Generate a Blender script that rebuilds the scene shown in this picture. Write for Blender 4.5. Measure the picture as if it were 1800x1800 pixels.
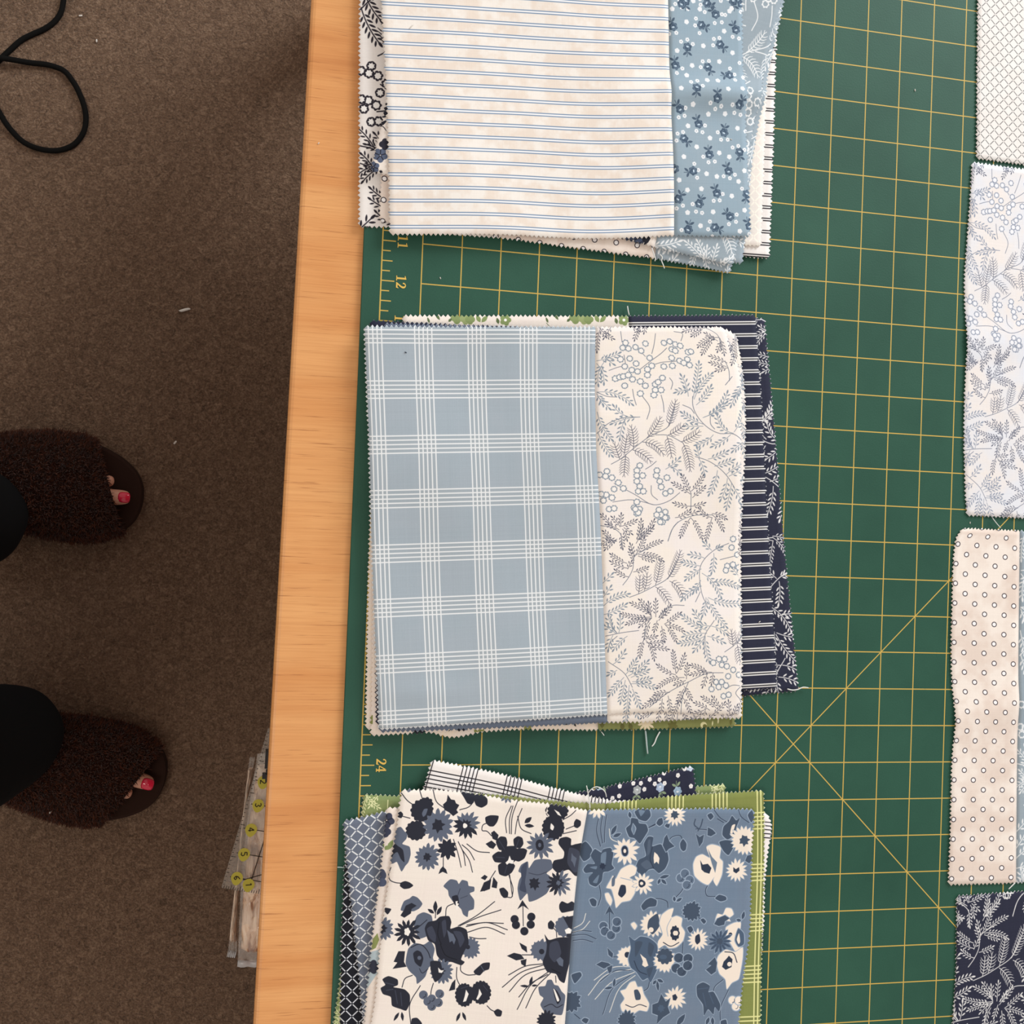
import bpy, bmesh, math, random
import numpy as np
from mathutils import Matrix, Vector

random.seed(7); RNG = np.random.RandomState(7)
for o in list(bpy.data.objects): bpy.data.objects.remove(o)
SC = bpy.context.scene
COL = SC.collection
IN = 0.0254                      # the cutting mat is ruled in inches: x = u * IN, y = -v * IN, z = 0 on the mat

# ------------------------------------------------------------------ camera
FPX = 1918.784                   # focal length in pixels of an 1800 px frame
CR = np.array([[0.9773384910, -0.0422151630, -0.2074303594],
               [0.0390421474, 0.9990498305, -0.0193687076],
               [0.2080509186, 0.0108312568, 0.9780580244]])
CC = np.array([-0.0812889163, -0.4609424217, 0.6887151504])
cam_d = bpy.data.cameras.new('camera'); cam = bpy.data.objects.new('camera', cam_d); COL.objects.link(cam)
cam_d.sensor_width = 36.0; cam_d.lens = FPX / 1800 * 36.0; cam_d.clip_start = 0.02; cam_d.clip_end = 50
M4 = Matrix.Identity(4)
for i in range(3):
    for j in range(3): M4[i][j] = CR[i, j]
    M4[i][3] = CC[i]
cam.matrix_world = M4
SC.camera = cam

# ------------------------------------------------------------------ world, lights, exposure
SC.view_settings.view_transform = 'Standard'; SC.view_settings.look = 'None'
SC.view_settings.gamma = 1.0; SC.view_settings.use_curve_mapping = False
SC.view_settings.exposure = -0.07
wd = bpy.data.worlds.new('room_light'); SC.world = wd; wd.use_nodes = True
bg = wd.node_tree.nodes['Background']; bg.inputs[0].default_value = (1.0, 0.93, 0.86, 1); bg.inputs[1].default_value = 0.60
def area_light(name, loc, target, sx, sy, power, color):
    d = bpy.data.lights.new(name, 'AREA'); d.shape = 'RECTANGLE'; d.size = sx; d.size_y = sy; d.energy = power; d.color = color
    o = bpy.data.objects.new(name, d); COL.objects.link(o); o.location = loc
    o.rotation_euler = (Vector(target) - Vector(loc)).to_track_quat('-Z', 'Y').to_euler()
    return o
area_light('window_light', (1.75, 1.55, 1.15), (0.25, -0.45, 0.0), 1.4, 1.2, 78, (0.92, 0.97, 1.0))
area_light('ceiling_lamp', (-0.95, -1.0, 1.65), (-0.15, -0.75, -0.3), 0.45, 0.45, 9, (1.0, 0.90, 0.80))

# ------------------------------------------------------------------ helpers
def lin(c):
    c = np.asarray(c, float) / 255.0
    return np.where(c <= 0.04045, c / 12.92, ((c + 0.055) / 1.055) ** 2.4)
def L4(c): return tuple(lin(c)) + (1.0,)
def at(px, py, z=0.0):
    """measured photo point -> the point of the plane at height z it shows"""
    px = np.asarray(px, float); py = np.asarray(py, float)
    d = np.stack([(px - 900) / FPX, -(py - 900) / FPX, -np.ones_like(px)], -1) @ CR.T
    t = (z - CC[2]) / d[..., 2]
    return CC + d * t[..., None]
def atl(pts, z=0.0):
    p = np.asarray(pts, float); return at(p[:, 0], p[:, 1], z)
def tag(o, label=None, cat=None, group=None, kind=None):
    if label: o['label'] = label
    if cat: o['category'] = cat
    if group: o['group'] = group
    if kind: o['kind'] = kind
    return o
def empty(name, loc=(0, 0, 0)):
    o = bpy.data.objects.new(name, None); o.location = loc; o.empty_display_size = 0.02; COL.objects.link(o); return o
def mesh_obj(name, verts, faces, mat=None, parent=None, smooth=True):
    me = bpy.data.meshes.new(name); me.from_pydata([tuple(map(float, v)) for v in verts], [], [tuple(map(int, f)) for f in faces]); me.update()
    if smooth: me.polygons.foreach_set('use_smooth', np.ones(len(me.polygons), bool))
    o = bpy.data.objects.new(name, me); COL.objects.link(o)
    if mat:
        for m in (mat if isinstance(mat, (list, tuple)) else [mat]): me.materials.append(m)
    if parent: o.parent = parent; o.matrix_parent_inverse = Matrix.Translation(-Vector(parent.location))
    return o
def bm_obj(name, bm, mat=None, parent=None, smooth=False):
    me = bpy.data.meshes.new(name); bmesh.ops.recalc_face_normals(bm, faces=bm.faces); bm.to_mesh(me); bm.free()
    if smooth: me.polygons.foreach_set('use_smooth', np.ones(len(me.polygons), bool))
    o = bpy.data.objects.new(name, me); COL.objects.link(o)
    if mat: me.materials.append(mat)
    if parent: o.parent = parent; o.matrix_parent_inverse = Matrix.Translation(-Vector(parent.location))
    return o
def prism(name, outline, z0, z1, mat=None, parent=None, bevel=0.0, seg=2):
    """outline (n,2) extruded from z0 up to z1, edges rounded"""
    bm = bmesh.new()
    vs = [bm.verts.new((p[0], p[1], z0)) for p in outline]; f = bm.faces.new(vs)
    r = bmesh.ops.extrude_face_region(bm, geom=[f])
    for v in [g for g in r['geom'] if isinstance(g, bmesh.types.BMVert)]: v.co.z = z1
    if bevel > 0: bmesh.ops.bevel(bm, geom=bm.edges[:], offset=bevel, segments=seg, affect='EDGES', profile=0.5)
    return bm_obj(name, bm, mat, parent)
def tube(name, pts, rad, mat, parent=None, n=8, sub=6):
    """smooth round cord through points; rad may be a list"""
    P = np.asarray(pts, float); P = spline(P, np.linspace(0, 1, max(2, (len(P) - 1) * sub + 1)))
    T = np.gradient(P, axis=0); T /= np.linalg.norm(T, axis=1)[:, None] + 1e-12
    up = np.array([0, 0, 1.0]); V = []; F = []
    m = len(P); R = np.interp(np.linspace(0, 1, m), np.linspace(0, 1, len(np.atleast_1d(rad))), np.atleast_1d(rad))
    for i in range(m):
        a = np.cross(T[i], up); 
        if np.linalg.norm(a) < 1e-3: a = np.array([1.0, 0, 0])
        a /= np.linalg.norm(a); b = np.cross(a, T[i])
        for k in range(n):
            th = 2 * math.pi * k / n; V.append(P[i] + R[i] * (a * math.cos(th) + b * math.sin(th)))
    for i in range(m - 1):
        for k in range(n): F.append((i * n + k, i * n + (k + 1) % n, (i + 1) * n + (k + 1) % n, (i + 1) * n + k))
    F.append(tuple(range(n - 1, -1, -1))); F.append(tuple((m - 1) * n + k for k in range(n)))
    return mesh_obj(name, V, F, mat, parent)
def spline(P, q):
    """Catmull-Rom style curve through P (chord length parameter, 0..1)"""
    P = np.asarray(P, float); q = np.asarray(q, float)
    d = np.linalg.norm(np.diff(P, axis=0), axis=1); k = np.concatenate([[0], np.cumsum(d)]); k /= k[-1]
    if len(P) == 2: return P[0] + (P[1] - P[0]) * q[:, None]
    m = np.zeros_like(P)
    for i in range(1, len(P) - 1):
        h0, h1 = k[i] - k[i - 1], k[i + 1] - k[i]
        m[i] = ((P[i] - P[i - 1]) / h0 * h1 + (P[i + 1] - P[i]) / h1 * h0) / (h0 + h1)
    m[0] = (P[1] - P[0]) / (k[1] - k[0]); m[-1] = (P[-1] - P[-2]) / (k[-1] - k[-2])
    i = np.clip(np.searchsorted(k, q, side='right') - 1, 0, len(P) - 2)
    h = (k[i + 1] - k[i]); t = (q - k[i]) / h
    t_, h_ = t[:, None], h[:, None]
    return (2 * t_**3 - 3 * t_**2 + 1) * P[i] + (t_**3 - 2 * t_**2 + t_) * h_ * m[i] + (-2 * t_**3 + 3 * t_**2) * P[i + 1] + (t_**3 - t_**2) * h_ * m[i + 1]

# ------------------------------------------------------------------ materials
def new_mat(name):
    m = bpy.data.materials.new(name); m.use_nodes = True
    return m, m.node_tree.nodes, m.node_tree.links, m.node_tree.nodes['Principled BSDF']
def simple(name, col, rough=0.6, spec=0.3, **kw):
    m, N, K, b = new_mat(name)
    b.inputs['Base Color'].default_value = L4(col); b.inputs['Roughness'].default_value = rough; b.inputs['Specular IOR Level'].default_value = spec
    for k, v in kw.items(): b.inputs[k.replace('_', ' ')].default_value = v
    return m
class G:
    """tiny wrapper for math on node sockets"""
    def __init__(s, N, K): s.N, s.K = N, K
    def m(s, op, a, b=None, c=None, clamp=False):
        n = s.N.new('ShaderNodeMath'); n.operation = op; n.use_clamp = clamp
        for i, v in enumerate((a, b, c)):
            if v is None: continue
            if isinstance(v, (int, float)): n.inputs[i].default_value = v
            else: s.K.new(v, n.inputs[i])
        return n.outputs[0]
    def noise(s, vec, scale, detail=4, rough=0.55, dist=0.0):
        n = s.N.new('ShaderNodeTexNoise'); n.inputs['Scale'].default_value = scale; n.inputs['Detail'].default_value = detail
        n.inputs['Roughness'].default_value = rough; n.inputs['Distortion'].default_value = dist
        if vec is not None: s.K.new(vec, n.inputs['Vector'])
        return n.outputs['Fac']
    def mapping(s, vec, scale=(1, 1, 1), rot=(0, 0, 0), loc=(0, 0, 0)):
        n = s.N.new('ShaderNodeMapping'); n.inputs['Scale'].default_value = scale; n.inputs['Rotation'].default_value = rot; n.inputs['Location'].default_value = loc
        s.K.new(vec, n.inputs['Vector']); return n.outputs[0]
    def ramp(s, fac, stops):
        n = s.N.new('ShaderNodeValToRGB'); e = n.color_ramp.elements
        while len(e) < len(stops): e.new(0.5)
        for el, (p, c) in zip(e, stops): el.position = p; el.color = L4(c) if len(c) == 3 else c
        s.K.new(fac, n.inputs[0]); return n.outputs[0]
    def mix(s, fac, a, b, mode='MIX'):
        n = s.N.new('ShaderNodeMix'); n.data_type = 'RGBA'; n.blend_type = mode
        for i, v in ((0, fac), (6, a), (7, b)):
            if isinstance(v, (int, float)): n.inputs[i].default_value = v
            elif isinstance(v, tuple): n.inputs[i].default_value = v
            else: s.K.new(v, n.inputs[i])
        return n.outputs[2]
    def bump(s, h, strength, dist):
        n = s.N.new('ShaderNodeBump'); n.inputs['Strength'].default_value = strength; n.inputs['Distance'].default_value = dist
        s.K.new(h, n.inputs['Height']); return n.outputs[0]
    def coord(s, which='Object'): return s.N.new('ShaderNodeTexCoord').outputs[which]
    def sep(s, v):
        n = s.N.new('ShaderNodeSeparateXYZ'); s.K.new(v, n.inputs[0]); return n.outputs

def carpet_material():
    m, N, K, b = new_mat('brown_carpet'); g = G(N, K); P = g.coord()
    fine = g.noise(P, 420, 3, 0.65, 0.6); mid = g.noise(P, 130, 3, 0.6, 1.2); big = g.noise(P, 5, 3, 0.5)
    f = g.m('ADD', g.m('MULTIPLY', fine, 0.55), g.m('MULTIPLY', mid, 0.45))
    c = g.ramp(f, [(0.33, (70, 54, 42)), (0.50, (116, 92, 74)), (0.68, (160, 133, 110))])
    c = g.mix(g.m('MULTIPLY', big, 0.35), c, L4((98, 76, 60)))
    K.new(c, b.inputs['Base Color']); b.inputs['Roughness'].default_value = 0.95; b.inputs['Specular IOR Level'].default_value = 0.05
    b.inputs['Sheen Weight'].default_value = 0.15
    K.new(g.bump(f, 0.9, 0.006), b.inputs['Normal']); return m
def wood_material():
    m, N, K, b = new_mat('varnished_pine_plywood'); g = G(N, K); P = g.coord()
    broad = g.noise(g.mapping(P, (1.6, 26, 8)), 1.0, 3, 0.5, 0.6)
    cloud = g.noise(g.mapping(P, (7, 12, 8)), 1.0, 3, 0.6, 0.5)
    fibre = g.noise(g.mapping(P, (22, 900, 60)), 1.0, 2, 0.6)
    pores = g.noise(g.mapping(P, (26, 900, 60), loc=(3, 1, 0), rot=(0, 0, -0.02)), 1.0, 3, 0.66)
    c = g.ramp(g.m('ADD', g.m('MULTIPLY', broad, 0.6), g.m('MULTIPLY', cloud, 0.4)), [(0.28, (186, 114, 62)), (0.44, (218, 150, 90)), (0.62, (233, 171, 110))])
    c = g.mix(g.m('MULTIPLY', g.m('SUBTRACT', fibre, 0.40, clamp=True), 0.7), c, L4((172, 104, 54)))
    pm = g.m('MULTIPLY', g.m('SUBTRACT', pores, 0.61, clamp=True), 9.0, clamp=True)
    c = g.mix(g.m('MULTIPLY', pm, 0.62), c, L4((132, 70, 34)))
    K.new(c, b.inputs['Base Color']); b.inputs['Roughness'].default_value = 0.42; b.inputs['Specular IOR Level'].default_value = 0.35
    K.new(g.bump(fibre, 0.12, 0.001), b.inputs['Normal']); return m
def mat_material():
    """green self-healing mat, yellow rules every inch, edge ruler with quarter ticks, two 45 degree lines"""
    m, N, K, b = new_mat('green_cutting_mat'); g = G(N, K); P = g.coord(); X, Y, Z = g.sep(P)
    u = g.m('MULTIPLY', X, 1 / IN); v = g.m('MULTIPLY', Y, -1 / IN)
    def near(x, w): return g.m('LESS_THAN', g.m('ABSOLUTE', x), w)
    def grid(x, w): return g.m('LESS_THAN', g.m('PINGPONG', x, 0.5), w)
    def rng(x, a, c): return g.m('MULTIPLY', g.m('GREATER_THAN', x, a), g.m('LESS_THAN', x, c))
    W = 0.0140
    inside = g.m('MULTIPLY', rng(u, -W, 24 + W), rng(v, -W, 36 + W))
    lines = g.m('MULTIPLY', g.m('MAXIMUM', grid(u, W), grid(v, W)), inside)
    diag = g.m('MAXIMUM', near(g.m('SUBTRACT', g.m('SUBTRACT', v, u), 13.0), W * 1.35), near(g.m('SUBTRACT', g.m('ADD', v, u), 34.0), W * 1.35))
    lines = g.m('MAXIMUM', lines, g.m('MULTIPLY', diag, inside))
    rv = rng(v, -1, 37)
    rule = g.m('MULTIPLY', near(g.m('ADD', u, 1.0), W * 1.15), rv)
    q = g.m('LESS_THAN', g.m('PINGPONG', v, 0.125), W)             # quarter inch ticks
    q4 = g.m('LESS_THAN', g.m('PINGPONG', g.m('MULTIPLY', v, 1.0), 0.5), W)
    h2 = g.m('LESS_THAN', g.m('PINGPONG', v, 0.25), W)
    t1 = g.m('MULTIPLY', q, rng(u, -1, -0.79)); t2 = g.m('MULTIPLY', h2, rng(u, -1, -0.735)); t4 = g.m('MULTIPLY', q4, rng(u, -1, -0.67))
    ticks = g.m('MULTIPLY', g.m('MAXIMUM', g.m('MAXIMUM', t1, t2), t4), rv)
    lines = g.m('MAXIMUM', lines, g.m('MAXIMUM', rule, ticks))
    wear = g.m('MULTIPLY', g.m('SUBTRACT', g.noise(P, 55, 4, 0.7), 0.66, clamp=True), 5.0, clamp=True)
    lines = g.m('MULTIPLY', lines, g.m('SUBTRACT', 1.0, wear))
    n1 = g.noise(P, 14, 4, 0.6); n2 = g.noise(P, 900, 2, 0.5)
    base = g.ramp(g.m('ADD', g.m('MULTIPLY', n1, 0.8), g.m('MULTIPLY', n2, 0.2)), [(0.3, (34, 76, 61)), (0.7, (44, 88, 71))])
    scr = g.m('MULTIPLY', g.m('SUBTRACT', g.noise(g.mapping(P, (30, 420, 1), rot=(0, 0, 0.9)), 1.0, 5, 0.75, 2.0), 0.70, clamp=True), 1.2, clamp=True)
    base = g.mix(scr, base, L4((104, 140, 122)))
    c = g.mix(lines, base, L4((206, 172, 84)))
    K.new(c, b.inputs['Base Color']); b.inputs['Roughness'].default_value = 0.55; b.inputs['Specular IOR Level'].default_value = 0.3
    K.new(g.bump(n2, 0.15, 0.0004), b.inputs['Normal']); return m

# ------------------------------------------------------------------ printed cloth: motifs are drawn by the code below in inches of cloth
PPI = 150
def vnoise(h, w, cells, seed):
    r = np.random.RandomState(seed); gh, gw = max(2, int(h / cells) + 2), max(2, int(w / cells) + 2)
    a = r.rand(gh, gw); y = np.linspace(0, gh - 1.001, h); x = np.linspace(0, gw - 1.001, w)
    yi, xi = y.astype(int), x.astype(int); fy, fx = (y - yi)[:, None], (x - xi)[None]
    fy = fy * fy * (3 - 2 * fy); fx = fx * fx * (3 - 2 * fx)
    return (a[yi][:, xi] * (1 - fy) * (1 - fx) + a[yi + 1][:, xi] * fy * (1 - fx) + a[yi][:, xi + 1] * (1 - fy) * fx + a[yi + 1][:, xi + 1] * fy * fx)
def fbm(h, w, cells, seed, n=4):
    t = 0; amp = 1; tot = 0
    for i in range(n): t = t + amp * vnoise(h, w, cells / 2**i, seed + i); tot += amp; amp *= 0.6
    return t / tot
class Cloth:
    """a colour field in inches; everything is drawn in display (sRGB) values 0..255"""
    def __init__(s, win, hin, base, mottle=None, weave=3.0, seed=1):
        s.w, s.h = int(win * PPI), int(hin * PPI); s.win, s.hin = s.w / PPI, s.h / PPI
        s.a = np.ones((s.h, s.w, 3)) * np.array(base, float)
        if mottle is not None:
            c2, amt, cell = mottle
            f = np.clip((fbm(s.h, s.w, cell * PPI, seed) - 0.5) * 3.2 + 0.5, 0, 1)[..., None] * amt
            s.a = s.a * (1 - f) + np.array(c2, float) * f
        if weave:
            r = np.random.RandomState(seed + 50)
            s.a += (r.randn(s.h, 1, 1) + r.randn(1, s.w, 1)) * weave * 0.35 + r.randn(s.h, s.w, 1) * weave * 0.5
        s.xx = (np.arange(s.w) + 0.5) / PPI; s.yy = (np.arange(s.h) + 0.5) / PPI
    def blend(s, al, col, y0=0, x0=0):
        h, w = al.shape; t = s.a[y0:y0 + h, x0:x0 + w]
        t += (np.array(col, float) - t) * al[..., None]
    def box(s, pts, pad):
        p = np.asarray(pts); lo = np.floor((p.min(0) - pad) * PPI).astype(int); hi = np.ceil((p.max(0) + pad) * PPI).astype(int) + 1
        lo = np.maximum(lo, 0); hi = np.minimum(hi, [s.w, s.h]); 
        return (lo[0], lo[1], hi[0], hi[1]) if (hi > lo).all() else None
    def stroke_alpha(s, pts, w):
        P = np.asarray(pts, float); W = np.broadcast_to(np.asarray(w, float), (len(P),)); bx = s.box(P, W.max() + 0.02)
        if bx is None: return None
        x0, y0, x1, y1 = bx; X, Y = np.meshgrid(s.xx[x0:x1], s.yy[y0:y1]); al = np.zeros_like(X)
        for a, b, wa, wb in zip(P[:-1], P[1:], W[:-1], W[1:]):
            d = b - a; l2 = d @ d + 1e-12
            t = np.clip(((X - a[0]) * d[0] + (Y - a[1]) * d[1]) / l2, 0, 1)
            r = np.hypot(X - a[0] - t * d[0], Y - a[1] - t * d[1]); ww = (wa + (wb - wa) * t) / 2
            al = np.maximum(al, np.clip((ww - r) * PPI + 0.5, 0, 1))
        return al, y0, x0
    def stroke(s, pts, w, col):
        r = s.stroke_alpha(pts, w)
        if r: s.blend(r[0], col, r[1], r[2])
    def poly(s, pts, col, grow=0.0):
        P = np.asarray(pts, float)
        if grow:
            c = P.mean(0); d = P - c; P = c + d * (1 + grow / (np.linalg.norm(d, axis=1, keepdims=True) + 1e-9))
        bx = s.box(P, 0.01)
        if bx is None: return
        x0, y0, x1, y1 = bx; SS = 3
        X = (np.arange((x1 - x0) * SS) + 0.5) / SS + x0; Y = (np.arange((y1 - y0) * SS) + 0.5) / SS + y0
        X, Y = np.meshgrid(X / PPI, Y / PPI); ins = np.zeros(X.shape, bool)
        for a, b in zip(P, np.roll(P, -1, 0)):
            if a[1] == b[1]: continue
            c = (a[1] > Y) != (b[1] > Y)
            ins ^= c & (X < (b[0] - a[0]) * (Y - a[1]) / (b[1] - a[1]) + a[0])
        al = ins.reshape(y1 - y0, SS, x1 - x0, SS).mean((1, 3)); s.blend(al, col, y0, x0)
    def leaf(s, a, b, w, col):
        """a pointed oval leaf from a to b, w wide"""
        a, b = np.asarray(a, float), np.asarray(b, float); d = b - a; l = np.hypot(*d) + 1e-9; bx = s.box([a, b], w)
        if bx is None: return
        x0, y0, x1, y1 = bx; X, Y = np.meshgrid(s.xx[x0:x1] - a[0], s.yy[y0:y1] - a[1])
        t = (X * d[0] + Y * d[1]) / l / l; q = np.abs(X * -d[1] + Y * d[0]) / l
        e = w * 2 * np.clip(t * (1 - t), 0, 1)**0.75 * 0.72 - q
        s.blend(np.where((t > 0) & (t < 1), np.clip(e * PPI + 0.5, 0, 1), 0), col, y0, x0)
def bez(a, b, bend, n=9):
    a, b = np.asarray(a, float), np.asarray(b, float); d = b - a; c = (a + b) / 2 + np.array([-d[1], d[0]]) * bend
    t = np.linspace(0, 1, n)[:, None]; return (1 - t)**2 * a + 2 * t * (1 - t) * c + t * t * b
def frond(C, a, b, bend=0.12, kind='leaf', col=(0, 0, 0), size=0.09, sw=0.014, step=None):
    """a stem from a to b that carries leaves or fine fern pinnae on both sides"""
    l = np.hypot(*(np.asarray(b) - np.asarray(a))); 
    if l < 1e-4: return
    S = bez(a, b, bend, 17); C.stroke(S, sw, col)
    T = np.gradient(S, axis=0); T /= np.linalg.norm(T, axis=1)[:, None]
    if kind == 'leaf':
        st = step or size * 0.80; n = max(2, int(l * 0.88 / st)); 
        for i in range(n):
            t = 0.16 + 0.84 * (i + 0.3) / n; k = t * 16; j = min(int(k), 15); f = k - j
            p = S[j] * (1 - f) + S[j + 1] * f; d = T[j]; nn = np.array([-d[1], d[0]])
            for sg in (-1, 1):
                q = p + d * (0.012 if sg > 0 else -0.012); g = size * (0.75 + 0.35 * math.sin(math.pi * min(1, t * 0.9)))
                C.leaf(q + (d * 0.3 + nn * sg) * 0.020, q + (d * 0.72 + nn * sg * 0.74) * g, size * 0.27, col)
        C.leaf(S[-1] - T[-1] * 0.01, S[-1] + T[-1] * size * 0.85, size * 0.36, col)
    else:
        st = step or 0.066; n = max(3, int(l / st))
        for i in range(n):
            t = 0.12 + 0.88 * i / n; k = t * 16; j = min(int(k), 15); f = k - j
            p = S[j] * (1 - f) + S[j + 1] * f; d = T[j]; nn = np.array([-d[1], d[0]])
            g = size * (0.62 + 0.55 * math.sin(math.pi * (0.10 + 0.80 * t)))
            for sg in (-1, 1):
                e = p + (d * 0.66 + nn * sg * 0.74) * g; mdl = p + (d * 0.24 + nn * sg * 0.47) * g
                C.stroke([p, mdl, e], [sw * 0.95, sw, sw * 0.5], col)
        for sg in (-0.4, 0.4): C.stroke([S[-1], S[-1] + (T[-1] + np.array([-T[-1][1], T[-1][0]]) * sg) * size * 0.5], sw * 0.8, col)
def ring(C, c, r, col, w=0.02, scallop=7, hole=None):
    th = np.linspace(0, 2 * math.pi, 29); rr = r * (1 + (0.11 * np.cos(scallop * th + c[0] * 40) if scallop else 0))
    P = np.stack([c[0] + rr * np.cos(th), c[1] + rr * np.sin(th)], 1)
    if hole is not None: C.poly(P[:-1], hole)
    C.stroke(P, w * (1 + (0.35 * np.cos(scallop * th) if scallop else 0)), col)
IMG = {}
def finish(C, name):
    """pixel field -> image datablock used by the cloth material"""
    im = bpy.data.images.new(name, C.w, C.h, alpha=False); buf = np.ones((C.h, C.w, 4), np.float32)
    buf[..., :3] = np.clip(C.a[::-1], 0, 255) / 255.0; im.pixels.foreach_set(buf.ravel()); im.update(); im.pack()
    IMG[name] = (im, C.win, C.hin); return im
def cloth_material(name, img, fray, rough=0.82, rim=(225, 218, 208)):
    m, N, K, b = new_mat(name); g = G(N, K)
    t = N.new('ShaderNodeTexImage'); t.image = IMG[img][0]; t.extension = 'REPEAT'; t.interpolation = 'Cubic'
    uv = N.new('ShaderNodeUVMap'); uv.uv_map = 'UVMap'; K.new(uv.outputs[0], t.inputs[0])
    a = N.new('ShaderNodeAttribute'); a.attribute_name = 'fray'
    fm = g.m('MULTIPLY', g.m('GREATER_THAN', a.outputs['Fac'], 0.62), fray)
    c = g.mix(fm, t.outputs[0], L4((206, 208, 210)))
    K.new(c, b.inputs['Base Color']); b.inputs['Roughness'].default_value = rough; b.inputs['Specular IOR Level'].default_value = 0.25
    b.inputs['Sheen Weight'].default_value = 0.12; b.inputs['Sheen Roughness'].default_value = 0.4
    n = g.noise(g.mapping(uv.outputs[0], (60, 90, 1)), 10, 3, 0.6); K.new(g.bump(n, 0.12, 0.0006), b.inputs['Normal'])
    m2 = simple(name + '_raw_edge', rim, 0.9, 0.1)
    return (m, m2)

# ------------------------------------------------------------------ quilt blocks: two pinked cloth panels sewn along one seam
STACK_WAVES = {}
def waves(stack):
    if stack not in STACK_WAVES:
        r = np.random.RandomState(100 + stack); W = []
        for i in range(7):
            th = r.rand() * math.pi; lam = 0.05 + 0.13 * r.rand(); W.append((math.cos(th) / lam * 6.28, math.sin(th) / lam * 6.28, r.rand() * 6.28, lam))
        STACK_WAVES[stack] = W
    return STACK_WAVES[stack]
BUMPS = {}      # stack -> list of (x, y, angle, long, short, height, from_layer)
GAP, THICK = 0.00075, 0.00028
def layer_z(stack, k): return 0.0006 + k * GAP
def surf_z(stack, k, x, y):
    z = np.full_like(x, layer_z(stack, k)); A = 0.00013 * (k + 1.2)
    for kx, ky, ph, lam in waves(stack): z = z + A * (lam / 0.12) * 0.42 * (1 + np.sin(kx * x + ky * y + ph))
    for bx, by, an, l, s, h, k0 in BUMPS.get(stack, []):
        if k >= k0:
            dx, dy = x - bx, y - by; p = dx * math.cos(an) + dy * math.sin(an); q = -dx * math.sin(an) + dy * math.cos(an)
            z = z + h * np.exp(-(p / l)**2 - (q / s)**2)
    return z
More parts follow.
